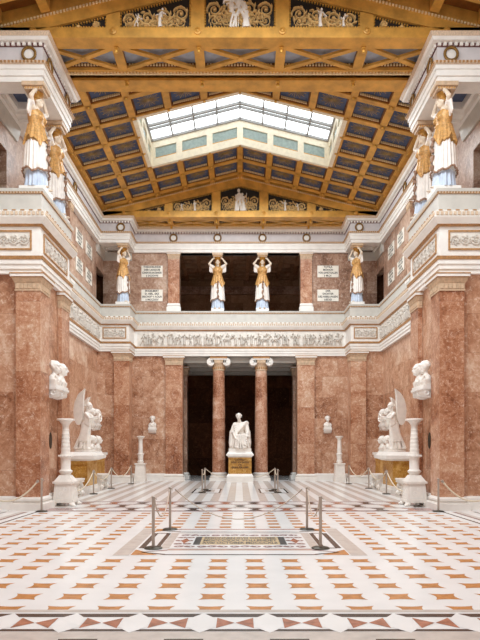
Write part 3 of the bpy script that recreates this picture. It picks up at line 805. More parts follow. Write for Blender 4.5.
# ------------------------------------------------------------------ roof trusses with pierced gables
def truss(Yf, Yb, label, seed):
    t = thing('roof_truss', label, 'roof truss', (0, Yf, 13.02), group=None)
    yb2 = Yf+.35
    XE = 6.95
    ups = [(1.17,.19),(3.5,.19)]
    XI = 5.25
    def otop(x): return 14.55-.245*abs(x)
    mb = MB()
    mb.box(-XE,XE,Yf,yb2,13.02,13.30)
    for k in (1,-1):
        a = MB(k)
        for xc, w in ups:
            x0, x1 = xc-w, xc+w
            a.hexa([(x0,Yf,13.30),(x1,Yf,13.30),(x1,yb2,13.30),(x0,yb2,13.30)], [(x0,Yf,otop(x0)),(x1,Yf,otop(x1)),(x1,yb2,otop(x1)),(x0,yb2,otop(x0))])
        zi = max(13.31, otop(XI))
        a.hexa([(0,Yf,otop(0)),(XI,Yf,zi),(XI,yb2,zi),(0,yb2,otop(0))], [(0,Yf,roofz(0)+.41),(XI,Yf,roofz(XI)+.41),(XI,yb2,roofz(XI)+.41),(0,yb2,roofz(0)+.41)])
        a.hexa([(XI,Yf,13.30),(XE+.3,Yf,13.0),(XE+.3,yb2,13.0),(XI,yb2,13.30)], [(XI,Yf,roofz(XI)+.41),(XE+.3,Yf,roofz(XE)+.41),(XE+.3,yb2,roofz(XE)+.41),(XI,yb2,roofz(XI)+.41)])
        mb.add(a)
    # rear face and soffit
    mb.box(-XE,XE,Yb-.3,Yb,13.02,13.36)
    for k in (1,-1):
        a = MB(k); a.hexa([(0,Yb-.3,13.36),(XE,Yb-.3,13.3),(XE,Yb,13.3),(0,Yb,13.36)], [(0,Yb-.3,roofz(0)+.4),(XE,Yb-.3,roofz(XE)+.4),(XE,Yb,roofz(XE)+.4),(0,Yb,roofz(0)+.4)]); mb.add(a)
    yp0, yp1 = Yf+.47, Yf+1.4 if Yb-Yf > 2 else Yb-.6
    mb.box(-XE,XE,yb2,yp0,13.02,13.1); mb.box(-XE,XE,yp1,yp1+.2,13.02,13.1); mb.box(-XE,XE,yp1+.5,Yb-.3,13.02,13.1)
    for x in (-5.75,-3.5,-1.17,1.17,3.5,5.75): mb.box(x-.14,x+.14,yp0,yp1,13.02,13.1)
    for s in (1,-1): mb.box(min(s*5.5,s*XE),max(s*5.5,s*XE),yp0,yp1,13.02,13.1)
    mb.build('beam', M['gold'], t)
    # X-shaped lattice in the soffit
    mb = MB()
    for x0, x1 in ((-5.5,-3.64),(-3.36,-1.31),(-1.03,1.03),(1.31,3.36),(3.64,5.5)):
        xc, yc = (x0+x1)/2, (yp0+yp1)/2; w = .07
        for s in (1,-1):
            d = Vector((x1-x0, s*(yp1-yp0))).normalized(); nv = Vector((-d.y, d.x))*w
            a, b_ = Vector((x0, yc-s*(yp1-yp0)/2)), Vector((x1, yc+s*(yp1-yp0)/2))
            P = [a-nv, b_-nv, b_+nv, a+nv]; mb.hexa([(p.x,p.y,13.025+.002*s) for p in P], [(p.x,p.y,13.1+.002*s) for p in P])
        mb.ell((xc,yc,13.03), (.1,.1,.05), seg=8, rings=5)
    mb.build('lattice', M['gold'], t)
    mb = MB(); mb.box(-XE,XE,yp0-.02,yp1+.02,13.22,13.26); mb.build('soffit_panel', M['slate'], t)
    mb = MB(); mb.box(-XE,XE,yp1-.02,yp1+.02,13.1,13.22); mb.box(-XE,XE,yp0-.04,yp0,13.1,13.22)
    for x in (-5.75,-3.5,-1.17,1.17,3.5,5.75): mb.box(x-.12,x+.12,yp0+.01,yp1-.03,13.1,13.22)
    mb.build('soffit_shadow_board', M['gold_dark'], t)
    mb = MB()
    for x0, x1 in ((-5.5,-3.64),(-3.36,-1.31),(-1.03,1.03),(1.31,3.36),(3.64,5.5)):
        n = int((x1-x0)/.09)
        for i in range(n): mb.box(x0+.04+i*.09,x0+.09+i*.09,yp1-.06,yp1-.02,13.12,13.18)
    n = int(11/.1)
    for i in range(n): mb.box(-5.5+i*.1,-5.5+i*.1+.06,yp1+.08,yp1+.15,12.965,13.02)
    mb.box(-5.5,5.5,yp1+.15,yp1+.19,12.985,13.02)
    mb.build('bead_row', M['bead'], t)
    mb = MB(); mb.box(-XE,XE,yp1+.15,yp1+.55,13.2,13.24); mb.build('recessed_band', M['gold'], t)
    # pierced panels: black ground, scrolls, cast figures and a bead frame
    for xc, w in ((0,.98),(-2.335,.975),(2.335,.975),(-4.47,.78),(4.47,.78)):
        x0, x1 = xc-w, xc+w; g = MB()
        P = [(x0,13.27),(x1,13.27),(x1,max(13.28,otop(x1)+.05))]+([(0,otop(0)+.05)] if xc == 0 else [])+[(x0,max(13.28,otop(x0)+.05))]
        g.prism(P, lambda x, z: (x,Yf+.08,z), lambda x, z: (x,Yf+.14,z)); pn = g.build('pierced_panel', M['black'], t)
        o = (xc, Yf+.08, 13.31); X = frame_xf(o,(1,0,0),(0,0,1),(0,-1,0))
        top = lambda x, xc=xc: otop(x+xc)-13.31
        sc = MB(); fr = MB()
        sc.T = X; rinceau(sc, 2*w-.08, otop(xc)-13.31, 4 if abs(xc) < 4 else 3, top=lambda x: max(.02, top(x)-.06), th=.028, dep=.07)
        if abs(xc) < 4:
            for q in range(3):
                rinceau(sc, 2*w-.2-.3*q, (otop(xc)-13.31)*.5, 5-q, top=lambda x: max(.02, (top(x)-.06)*(.42+.1*q)), th=.016, dep=.05)
        sc.build('scrollwork', M['scroll'], pn)
        rr = random.Random(seed+int(xc*10))
        if abs(xc) < 4:
            sg = 1 if xc > 0 else -1
            for dx, q in (((0,.95),(-.17,.8),(.17,.8)) if xc == 0 else ((-.12*sg,.86),(.52*sg,.8))):
                wf = MB(); wf.T = X; figure(wf, dx, .03, (top(dx)-.1)*q, rr, dep=.08); wf.build('cast_figure', M['statue'], pn)
        fr.T = X; n = int(2*w/.075)
        for i in range(n): fr.box(-w+i*.075+.01,-w+i*.075+.05,.0,.045,-.01,.05)
        for s in (-1,1):
            hh = top(s*w)
            for i in range(int(hh/.075)): fr.box(min(s*w,s*(w-.04)),max(s*w,s*(w-.04)),i*.075+.01,i*.075+.05,-.01,.05)
        for i in range(n):
            xx = -w+(i+.5)*.075; hh = top(xx)
            if hh > .1: fr.box(xx-.02,xx+.02,hh-.05,hh-.01,-.01,.05)
        fr.build('bead_frame', M['gold_bright'], pn)
    # bead line up the rake
    mb = MB()
    for k in (1,-1):
        a = MB(k)
        for i in range(75):
            x = .05+i*.09; z = roofz(x)-.03; a.hexa([(x,Yf-.05,z-.04),(x+.05,Yf-.05,z-.05),(x+.05,Yf,z-.05),(x,Yf,z-.04)], [(x,Yf-.05,z+.01),(x+.05,Yf-.05,z),(x+.05,Yf,z),(x,Yf,z+.01)])
        mb.add(a)
    mb.build('rake_beads', M['bead'], t)
    for x in (-5.7,-3.5,-1.17,1.17,3.5,5.7):
        mb = MB(); mb.T = frame_xf((x,Yf,13.2),(1,0,0),(0,0,1),(0,-1,0)); mb.lathe([(.1,0),(.1,.03),(.07,.04),(.06,.02),(.035,.05),(.01,.06)], (0,0), 14); mb.build('rosette', M['gold'], t, 40)
    for x in (-5.7,-3.5,-1.17,1.17,3.5,5.7):
        for y in (Yf+.42, Yb-.5):
            mb = MB(); mb.lathe([(.07,13.02),(.08,12.99),(.04,12.97),(.06,12.93),(.05,12.89),(.01,12.87)], (x,y), 10); mb.build('pendant', M['gold_bright'], t, 40)
    return t
truss(16.27, 18.75, 'nearer gilded roof truss with pierced scroll panels, crossing at the top of the view', 1)
truss(28.9, 30.6, 'farther gilded roof truss with pierced scroll panels, above the far wall', 7)
mb = MB(); mb.box(-7.2,7.2,31.0,31.2,14.0,15.6); mb.build('wall_gable', M['gold_dark'])['kind'] = 'structure'
# ------------------------------------------------------------------ painted caryatids
def fluted(z0, z1, prof, n=18, amp=.05, ey=.84, seg=108, ph=0, hem=None, shift=None):
    """closed draped skirt; prof(t) -> radius"""
    mb = MB(); K = 14; P = [(prof(i/K), z0+(z1-z0)*i/K) for i in range(K+1)]
    def rad(r, z, a):
        t = (z-z0)/(z1-z0); f = 1+amp*(1-.75*t)*(sin(n*a+ph)+.45*sin((n*.5)*a+1.3+ph))
        zz = z+(hem(a)*(1-t)**3 if hem else 0)
        return (r*f, r*ey*f, zz)
    mb.lathe(P, (0,0), seg, rad); return mb
def hand(mb, w, d, up, s, r=1.0):
    """palm with five fingers"""
    w = Vector(w); d = Vector(d).normalized(); up = Vector(up).normalized(); sd = d.cross(up)
    mb.cap(w, w+d*.07*r, .034*r, .04*r, 8); pl = w+d*.075*r
    for i, L in enumerate((.075,.088,.082,.062)):
        b0 = pl+sd*((i-1.5)*.023*r); m_ = b0+d*L*.55*r; e = m_+d*L*.4*r-up*L*.35*r
        mb.cap(b0-d*.02, m_, .0135*r, .0125*r, 6); mb.cap(m_, e, .0125*r, .011*r, 6)
    b0 = w+d*.02*r+sd*s*.03*r; m_ = b0+d*.04*r+sd*s*.035*r; mb.cap(b0, m_, .016*r, .014*r, 6); mb.cap(m_, m_+d*.035*r, .014*r, .011*r, 6)
def head(mb, c, r=.115, face=(0,-1,0)):
    c = Vector(c); f = Vector(face).normalized(); R = Vector((0,-1,0)).rotation_difference(f).to_matrix()
    def q(x, y, z): return c+R @ Vector((x*r/.115, y*r/.115, z*r/.115))
    e = r/.115
    mb.ell(q(0,.01,.03), (.098*e,.118*e,.125*e), seg=14, rings=10); mb.ell(q(0,-.03,-.05), (.075*e,.085*e,.09*e), seg=12, rings=8)
    mb.cap(q(0,-.112,.02), q(0,-.135,-.025), .013*e, .02*e, 8)
    for s in (1,-1):
        mb.ell(q(s*.038,-.1,.03), (.024*e,.016*e,.015*e), seg=8, rings=6); mb.cap(q(s*.015,-.115,.052), q(s*.062,-.096,.05), .014*e, .01*e, 6)
        mb.ell(q(s*.098,.0,.0), (.014*e,.028*e,.036*e), seg=8, rings=6); mb.ell(q(s*.05,-.075,-.02), (.028*e,.025*e,.03*e), seg=8, rings=6)
    mb.cap(q(-.025,-.112,-.062), q(.025,-.112,-.062), .012*e, .012*e, 6); mb.ell(q(0,-.09,-.1), (.03*e,.028*e,.025*e), seg=8, rings=6)
def caryatid():
    t = thing('caryatid_statue', 'x', 'statue', group='painted caryatids')
    mb = MB(); mb.box(-.34,.34,-.32,.32,0,.15); mb.build('plinth', M['white'], t, local=True)
    mb = fluted(.15, .8, lambda q: .325-.035*q+.02*(1-q)**4, 15, .07, ph=.4); 
    mb.build('underskirt', M['cloth_blue'], t, 60, local=True)
    mb = MB()
    for s in (1,-1): mb.ell((s*.12-.02,-.3,.175), (.06,.12,.035), seg=10, rings=6)
    mb.build('foot', M['skin'], t, 60, local=True)
    hem = lambda a: .05*sin(3*a+.6)+.07*abs(sin(a-PI/2))*0+.03*sin(7*a)
    mb = fluted(.6, 1.9, lambda q: .375-.045*q-.1*q**3, 20, .055, ph=1.1, hem=hem)
    mb.build('overskirt', M['cloth_white'], t, 60, local=True)
    mb = MB(); pts = []; pt2 = []
    for i in range(72):
        a = 2*PI*i/72; f = 1+.055*(sin(20*a+1.1)+.45*sin(10*a+2.4)); r = .38*f
        pts.append((r*cos(a), r*.84*sin(a), .615+hem(a)))
    mb.tube(pts, .028, 6, closed=True); mb.build('hem_band', M['hem'], t, 60, local=True)
    mb = MB()                                              # long embroidered fall at the front
    mb.tube([(.02+.02*sin(i*1.7), -.315-.012*sin(i*1.1)-.02*(1-i/9), .68+i*.097) for i in range(10)], [.05+.02*sin(i*2.2) for i in range(10)], 7)
    mb.build('embroidered_fall', M['hem'], t, 60, local=True)
    jag = lambda a: .09*sin(4*a+PI/2)+.05*sin(9*a+.5)+.03*sin(17*a)
    mb = fluted(1.42, 1.94, lambda q: .375-.135*q, 16, .06, ph=.2, hem=jag)
    mb.build('peplum', M['cloth_gold'], t, 60, local=True)
    b = MB()
    b.lathe([(.215,1.86),(.225,1.95),(.262,2.08),(.28,2.2),(.27,2.28),(.2,2.35),(.1,2.39)], (0,0), 28, lambda r, z, a: (r, r*.74))
    for s in (1,-1): b.ell((s*.11,-.155,2.14), (.1,.09,.095), seg=12, rings=8)
    remeshed(b, 'bodice', M['cloth_gold'], .022, 3, t)
    mb = MB(); pts = [(.235*cos(2*PI*i/40), .185*sin(2*PI*i/40), 1.91) for i in range(40)]; mb.tube(pts, .032, 6, closed=True); mb.ell((0,-.215,1.91), (.05,.03,.05)); mb.build('belt', M['cloth_gold'], t, 60, local=True)
    b = MB()
    b.cap((0,0,2.3), (0,-.02,2.5), .085, .07); head(b, (0,-.05,2.6), .125)
    for s in (1,-1):
        b.cap((s*.16,0,2.3), (s*.26,-.01,2.34), .1, .09); b.cap((s*.26,-.01,2.34), (s*.47,-.08,2.52), .08, .06); b.cap((s*.47,-.08,2.52), (s*.25,-.07,2.8), .06, .042)
        hand(b, (s*.24,-.07,2.79), (-s*.55,-.1,.6), (0,1,.2), s, 1.15)
    remeshed(b, 'body', M['skin'], .0125, 2, t)
    b = MB()
    b.ell((0,.02,2.66), (.135,.15,.12), seg=14, rings=8); b.lathe([(.13,2.72),(.15,2.76),(.19,2.82),(.2,2.86)], (0,-.01), 20)
    for s in (1,-1):
        for i in range(5): b.ell((s*(.06+.018*i),-.125+.035*i,2.69-.012*i*i*.6), .035)
        b.cap((s*.1,.06,2.6), (s*.13,.03,2.3), .05, .03)
    b.cap((0,.12,2.62), (0,.15,2.2), .08, .05)
    remeshed(b, 'hair', M['hair'], .018, 2, t)
    for s in (1,-1):
        b = MB(); b.cap((s*.24,.01,2.36), (s*.38,-.04,2.44), .1, .085)
        for i in range(5):
            f = i/4; x = .2+.22*f; b.cap((s*x,.03-.05*f,2.38+.06*f), (s*(x+.02),.05-.02*f,2.12+.03*f-.03*(i % 2)), .05, .03)
        remeshed(b, 'sleeve', M['cloth_white'], .018, 2, t)
    mb = MB(); mb.box(-.24,.24,-.22,.22,2.86,2.94); mb.box(-.29,.29,-.27,.27,2.94,3.05)
    mb.build('capital_block', M['cream'], t, local=True)
    mb = MB()
    for i in range(7):
        for y in (-.22,): mb.ell((-.2+i*.067,y,2.9), (.026,.018,.032), seg=6, rings=4)
    mb.build('gilt_eggs', M['cloth_gold'], t, local=True)
    return t
ZB = 8.75
cary = caryatid()
first = True
D = math.radians
for x, y, rz, z, lab in (
    (-5.7,16.5,84,8.75,'large painted caryatid on the front corner of the near left pier, gold tunic, blue underskirt'),
    (5.7,16.5,-84,8.75,'large painted caryatid on the front corner of the near right pier, gold tunic, blue underskirt'),
    (-5.78,18.45,80,8.75,'shaded caryatid behind the front one on the near left pier, half hidden by the parapet'),
    (5.78,18.45,-80,8.75,'shaded caryatid behind the front one on the near right pier, half hidden by the parapet'),
    (-5.8,29.3,60,8.75,'painted caryatid at the far left corner of the gallery, elbow towards the plaques'),
    (5.8,29.3,-60,8.75,'painted caryatid at the far right corner of the gallery, elbow towards the plaques'),
    (-1.16,30.72,0,8.75,'left of the two frontal caryatids in the dark upper gallery opening'),
    (1.16,30.72,0,8.75,'right of the two frontal caryatids in the dark upper gallery opening')):
    if first:
        cary.location = (x,y,z); cary.rotation_euler = (0,0,D(rz)); cary['label'] = lab; first = False; cary.scale = (1.06,1.06,.998)
        for c in cary.children:
            if c.name.split('.')[0] in ('plinth','capital_block','gilt_eggs'): c.rotation_euler = (0,0,-D(rz))
    else:
        o = dup(cary, (x,y,z), D(rz), lab)
        o.scale = (1.06,1.06,.998) if y < 20 else (.95,.95,.998)
        for c in o.children:
            if c.name.split('.')[0] in ('plinth','capital_block','gilt_eggs'): c.rotation_euler = (0,0,-D(rz))

# ------------------------------------------------------------------ marble busts on wall brackets
def bust_mesh(seed):
    r = random.Random(seed); b = MB()
    head(b, (0,-.02,.5), .15, (r.uniform(-.2,.2),-1,0))
    b.ell((0,.03,.57), (.145,.155,.12), seg=12, rings=8)
    for i in range(14):
        a = PI*i/13; b.ell((.14*cos(a), .02+.05*r.random(), .55+.125*sin(a)), .034+.01*r.random(), seg=8, rings=5)
    if seed % 2: 
        for i in range(6): b.ell((-.06+.024*i,-.1,.395-.02*(i % 2)), .035, seg=8, rings=5)
    b.cap((0,.02,.26), (0,0,.42), .085, .075)
    b.ell((0,.02,.22), (.2,.12,.11), seg=16, rings=8); b.ell((0,.0,.12), (.2,.13,.16), seg=14, rings=8)
    for s in (1,-1): b.ell((s*.15,.02,.17), (.085,.1,.11), seg=10, rings=8); b.cap((s*.16,-.1,.24), (s*-.04,-.12,.08), .03, .025, 6) if seed != 2 else None
    b.hexa([(-.2,-.09,0),(.2,-.09,0),(.2,.13,0),(-.2,.13,0)], [(-.24,-.12,.16),(.24,-.12,.16),(.24,.13,.16),(-.24,.13,.16)])
    return b
def bust(seed):
    t = thing('marble_bust', 'x', 'bust', group='white marble busts')
    remeshed(bust_mesh(seed), 'head_and_chest', M['statue'], .015, 2, t)
    mb = MB(); mb.box(-.235,.235,-.13,.15,-.07,0.002); mb.build('socle', M['white'], t, local=True); return t
def console():
    t = thing('wall_bracket', 'x', 'wall bracket', group='white brackets under the busts')
    mb = MB(); mb.box(-.25,.25,-.16,.18,-.06,0); mb.box(-.23,.23,-.14,.18,-.09,-.06); mb.build('shelf', M['white'], t, local=True)
    mb = MB(); n = 10; pr = [(.18,-.09)]+[(-.12+.3*(1-cos(PI*.5*i/n)), -.09-.19*sin(PI*.5*i/n)) for i in range(n+1)]
    mb.prism(pr, lambda y, z: (-.2,y,z), lambda y, z: (.2,y,z)); mb.build('scroll_support', M['white'], t, local=True)
    mb = MB()
    for s in (1,-1): mb.tube([(s*.21,-.04+.06*cos(a*.6),-.16+.06*sin(a*.6)) for a in range(11)], .022, 6)
    mb.build('volute', M['white'], t, local=True)
    return t
BU = [bust(1), bust(2), bust(3)]; CO = console(); used = set()
def put_bust(i, x, y, z, rz, lab, clab, sc=1.0):
    if i not in used: used.add(i); o = BU[i]; o.location = (x,y,z+.07*sc); o.rotation_euler = (0,0,D(rz)); o['label'] = lab
    else: o = dup(BU[i], (x,y,z+.07*sc), D(rz), lab)
    o.scale = (sc,)*3
    if clab is None: return
    if 'c' not in used: used.add('c'); c = CO; c.location = (x,y,z); c.rotation_euler = (0,0,D(rz)); c['label'] = clab
    else: c = dup(CO, (x,y,z), D(rz), clab)
    c.scale = (sc,)*3
for s, txt in ((-1,'left'),(1,'right')):
    rz = 90 if s < 0 else -90
    put_bust(0, s*5.375, 17.14, 3.45, rz+(-8 if s < 0 else 8), f'nearer of the two white marble busts on the side of the near {txt} pier', f'white bracket under the nearer bust on the side of the near {txt} pier', 1.03)
    put_bust(1, s*5.375, 17.74, 3.45, rz, f'farther of the two white marble busts on the side of the near {txt} pier', f'white bracket under the farther bust on the side of the near {txt} pier', 1.03)
    put_bust(2 if s < 0 else 1, s*4.52, 30.44, 2.7, 0, f'small white marble bust on the far wall to the {txt} of the porch', f'white bracket under the small bust on the far wall, {txt} of the porch', .86)
    for j, (y, nm) in enumerate(((26.2,'nearest'),(27.2,'middle'),(28.2,'farthest'))):
        put_bust((j+1) % 3, s*6.83, y, 2.8, rz, f'{nm} bust of the upper row on the recessed {txt} wall behind the winged statue', f'{nm} bracket of the upper bust row on the recessed {txt} wall', 1.0)
        put_bust((j+2) % 3, s*6.6, y-.75, 1.5, rz, f'{nm} bust of the lower row on the recessed {txt} wall behind the winged statue', None, 1.0)
    k = -s; mb = MB(k); mb.box(-7.036,-6.28,25.0,28.0,1.38,1.5); mb.box(-7.036,-6.33,25.05,27.95,1.28,1.38)
    sh = mb.build('bust_ledge', M['white']); tag(sh, f'white-topped yellow marble ledge carrying the lower row of busts on the recessed {txt} wall', 'ledge')
    mb = MB(k); mb.box(-7.036,-6.4,25.1,27.9,.25,1.28); mb.build('dado', M['yellow'], sh); mb = MB(k); mb.box(-7.036,-6.34,25.05,27.95,0,.25); mb.build('base', M['white'], sh)

# ------------------------------------------------------------------ winged victories
def victory(k, lab):
    t = thing('winged_statue', lab, 'statue')
    b = MB()
    # robe falling from the waist back to the feet
    n = 11
    for i in range(n):
        a = 2*PI*i/n; f = .5+.5*cos(a*3)
        top = (.04+.13*cos(a), .11*sin(a), 1.02); mid = (-.01+.16*cos(a), .15*sin(a), .6); bot = (-.08+.24*cos(a)-(.1 if cos(a) < -.3 else 0), .22*sin(a), .05)
        b.tube([top, mid, bot], [.06,.05+.02*f,.035+.045*f], 6)
    b.lathe([(.2,0),(.19,.1),(.14,.6),(.13,1.05)], (0,0), 18, lambda r, z, a: (r*cos(0)+0, r*.8, z))
    b.cap((-.06,0,.1), (0,0,.7), .17, .14); b.cap((-.02,0,.7), (.06,0,1.1), .14, .125)
    b.ell((-.2,-.1,.05), (.2,.14,.06)); b.ell((-.32,.05,.04), (.14,.16,.05)); b.ell((.12,-.08,.04), (.14,.08,.05))
    # torso, neck and head
    b.cap((.05,0,1.05), (.09,0,1.34), .14, .15); b.ell((.09,0,1.36), (.125,.2,.11)); b.cap((.1,0,1.42), (.13,0,1.55), .06, .052)
    head(b, (.17,0,1.68), .115, (1,-.25,-.1)); b.ell((.14,0,1.73), (.11,.105,.095)); b.ell((.02,0,1.7), (.055,.055,.055))
    for i in range(9): a = PI*i/8; b.ell((.17+.0*a,.1*cos(a),1.69+.09*sin(a)), .03, seg=6, rings=4)
    # arms reaching forward with a wreath
    for s, dz in ((1,.0),(-1,.04)):
        b.cap((.1,s*.19,1.38), (.27,s*.25,1.17+dz), .068, .055); b.cap((.27,s*.25,1.17+dz), (.5,s*.14,1.2+dz), .05, .036); hand(b, (.49,s*.14,1.2+dz), (1,-.3*s,.1), (0,0,1), s, .95)
        for i in range(4): b.cap((.12+.04*i,s*.2,1.32-.04*i), (.1+.05*i,s*.22,1.0-.03*i), .045, .03, 6)
    for i in range(18):
        a = 2*PI*i/18; b.ell((.6,.13*cos(a),1.22+.13*sin(a)), (.035,.035,.035), seg=6, rings=4)
    for i in range(7): b.cap((.02+.03*i,-.16,1.05-.02*i), (-.14+.05*i,-.26,.35), .035, .03, 6)
    if k < 0: b.v = [(-x,y,z) for x,y,z in b.v]; b.f = [f[::-1] for f in b.f]
    remeshed(b, 'figure', M['statue'], .015, 1, t)
    # wings: feathered blades with a rounded leading edge
    def wing(yr, dy, tip, out, nm):
        mb = MB(k); L = 9
        root = Vector((-.02,yr,1.38))
        lead = [Vector((-.02,yr,1.2)), Vector((-.02,yr+dy*.15,1.5)), Vector((.02,yr+dy*.4,1.8)), Vector((.0,yr+dy*.7,2.08)), Vector(tip)]
        def bez(P, q):
            P = list(P)
            while len(P) > 1: P = [a.lerp(b_, q) for a, b_ in zip(P, P[1:])]
            return P[0]
        trail = [Vector((-.14,yr,.98)), Vector((out*.75,yr+dy*.3,.8)), Vector((out*1.1,yr+dy*.6,1.35)), Vector((out*1.0,yr+dy*.8,2.1)), Vector(tip)+Vector((-.02,0,-.02))]
        rows = []
        for i in range(25):
            q = i/24; a = bez(lead, q); c = bez(trail, q); row = []
            for j in range(9):
                f = j/8; p = a.lerp(c, f); th = .045*(1-f)**.6+.016; rg = .014*sin(j*PI*1.0+i*1.6)
                row.append((p, th+rg*.5))
            rows.append(row)
        fi = [[mb.pt((p.x,p.y-th,p.z)) for p, th in r] for r in rows]; bi = [[mb.pt((p.x,p.y+th,p.z)) for p, th in r] for r in rows]
        for I in (fi, bi):
            for r0, r1 in zip(I, I[1:]):
                for j in range(8): mb.face([r0[j], r0[j+1], r1[j+1], r1[j]])
        for i in range(24):
            mb.face([fi[i][0], bi[i][0], bi[i+1][0], fi[i+1][0]]); mb.face([fi[i][8], fi[i+1][8], bi[i+1][8], bi[i][8]])
        for i in (0, 24):
            for j in range(8): mb.face([fi[i][j], fi[i][j+1], bi[i][j+1], bi[i][j]])
        for i in range(9):                         # long quill ridges
            q = .1+.8*i/8; a = bez(lead, q); c = bez(trail, min(1, q+.02)); mb.tube([a+Vector((0,-.04,0)), a.lerp(c,.5)+Vector((0,-.03,0)), c+Vector((0,-.012,0))], [.016,.014,.006], 5)
        mb.build(nm, M['statue'], t, 50, local=True)
    wing(-.13, -.05, (.1,-.25,2.32), -.46, 'wing'); wing(.15, .25, (.06,.42,2.05), -.3, 'wing')
    mb = MB(); mb.lathe([(.42,-.06),(.42,0.01)], (0,0), 24, lambda r, z, a: (r, r*.8)); mb.build('plinth', M['statue'], t, local=True)
    return t
for k, txt, lab in ((1,'left','white winged female statue on the left marble pedestal, holding out a wreath towards the hall'),(-1,'right','white winged female statue on the right marble pedestal, one tall wing seen broadside')):
    v = victory(k, lab); v.location = (-5.93*k, 22.6, 1.625); v.rotation_euler = (0,0,D(-8*k) if k > 0 else D(8))
    p = thing('statue_pedestal', f'yellow marble pedestal with white cap under the {txt} winged statue', 'pedestal', (-6.25*k,22.6,0), group='side pedestals')
    mb = MB(k); mb.box(-6.95,-5.6,21.8,23.55,0,.16); mb.box(-6.93,-5.64,21.84,23.5,.16,.28); mb.build('base', M['white'], p)
    mb = MB(k); mb.box(-6.9,-5.68,21.95,23.45,.28,1.22); mb.build('block', M['yellow'], p)
    mb = MB(k); mb.frustum((-6.92,-5.64,21.92,23.48),1.22,(-7.0,-5.42,21.78,23.6),1.3); mb.box(-7.02,-5.38,21.72,23.64,1.3,1.42); mb.frustum((-7.0,-5.42,21.76,23.6),1.42,(-6.9,-5.52,21.9,23.48),1.55); mb.build('cap', M['white'], p)

# ------------------------------------------------------------------ seated statue on its pedestal
p = thing('statue_pedestal', 'yellow marble pedestal with dark inscription under the seated statue at the porch', 'pedestal', (0,29.7,0), group=None)
mb = MB(); mb.box(-.66,.66,29.0,30.35,0,.3); mb.frustum((-.66,.66,29.0,30.35),.3,(-.6,.6,29.08,30.3),.42); mb.build('base', M['white'], p)
mb = MB(); mb.box(-.57,.57,29.12,30.25,.42,1.24); mb.build('block', M['yellow'], p)
mb = MB(); mb.frustum((-.58,.58,29.1,30.27),1.24,(-.64,.64,29.03,30.33),1.32); mb.box(-.68,.68,28.99,30.36,1.32,1.4); mb.frustum((-.66,.66,29.02,30.33),1.4,(-.58,.58,29.12,30.25),1.52); mb.build('cap', M['white'], p)
mb = MB()
for i, (tx, sz) in enumerate((('LUDWIG I', .13),('KÖNIG VON BAYERN', .13),('DER', .1),('ERBAUER 1890', .13))):
    text_mb(mb, tx, sz, lambda u, v, w, i=i: (u, 29.116, 1.11-.125*i+v), width=.86 if i % 2 else .5)
mb.build('inscription', M['ink_brown'], p)
st = thing('seated_statue', 'white marble seated figure in a draped robe on the inscribed pedestal between the columns', 'statue', (0,29.7,1.52))
mb = MB(); mb.box(-.56,.56,-.58,.52,0,.16); mb.build('plinth', M['statue'], st, local=True)
mb = MB(); mb.box(-.42,.42,-.02,.5,.16,.7); mb.box(-.36,.36,.36,.48,.7,1.15)
mb.build('throne', M['statue'], st, local=True)
b = MB()
head(b, (-.06,-.12,1.75), .145, (-.1,-1,-.05)); b.ell((-.06,-.06,1.81), (.14,.145,.115))
for i in range(12): a = PI*i/11; b.ell((-.06+.132*cos(a),-.12+.03*(i % 3),1.8+.1*sin(a)), .033, seg=6, rings=5)
b.cap((-.02,.0,1.45), (-.05,-.07,1.62), .1, .08)
b.cap((0,.08,.8), (0,.02,1.28), .25, .22); b.ell((0,.02,1.36), (.3,.19,.15)); b.ell((0,-.1,1.2), (.22,.15,.2))
for s in (1,-1):
    b.ell((s*.25,.02,1.33), (.13,.15,.15))
    b.cap((s*.29,.0,1.28), (s*.4,-.04,.98), .12, .11); b.cap((s*.4,-.02,.98), (s*.43,-.05,.45), .13, .14); b.cap((s*.43,-.05,.45), (s*.42,-.1,.18), .14, .12)
b.cap((-.4,-.04,.96), (-.22,-.44,.9), .1, .06); hand(b, (-.22,-.44,.91), (.5,-.8,-.25), (0,0,1), 1, 1.2)
b.cap((.4,-.04,.96), (.34,-.42,.84), .1, .06); hand(b, (.34,-.42,.85), (.1,-1,-.4), (0,0,1), -1, 1.2)
for s, fx in ((1,.2),(-1,-.12)):
    b.cap((s*.15,.0,.72), (s*.2,-.46,.76), .18, .16); b.cap((s*.2,-.46,.76), (fx,-.5,.24), .15, .11); b.ell((fx,-.6,.2), (.08,.16,.06)); b.cap((fx,-.54,.22),(fx,-.7,.19),.06,.045)
# cloak wrapped over the knees, falling in heavy folds to the feet
b.ell((0,-.26,.64), (.34,.2,.17)); b.cap((-.2,-.36,.6), (-.24,-.32,.26), .14, .16); b.cap((.22,-.36,.6), (.28,-.3,.26), .13, .17)
for i in range(7):
    f = i/6; x = -.34+.7*f; b.cap((x*.75,-.55-.09*sin(PI*f),.8), (x*1.15+.02,-.52-.14*sin(PI*f),.2+.06*abs(f-.5)), .04, .055, 7)
for i in range(5): b.cap((-.32+.02*i,-.5-.03*i,.88-.05*i), (.33,-.56-.02*i,.74-.11*i), .05, .04, 7)
for i in range(5): b.cap((.3-.05*i,-.14-.03*i,1.47-.06*i), (-.3+.02*i,-.2-.035*i,1.3-.11*i), .055, .05, 7)
b.cap((.32,-.02,1.42), (.1,-.2,1.25), .13, .1); b.cap((.34,-.06,1.3), (.42,-.2,.75), .1, .12)
for i in range(4): b.cap((.3+.035*i,-.1,1.36-.04*i), (.34+.05*i,-.26,.56-.05*i), .045, .05, 6); b.cap((-.28-.035*i,-.08,1.34-.04*i), (-.34-.05*i,-.22,.28), .045, .055, 6)
remeshed(b, 'figure', M['statue'], .015, 1, st)

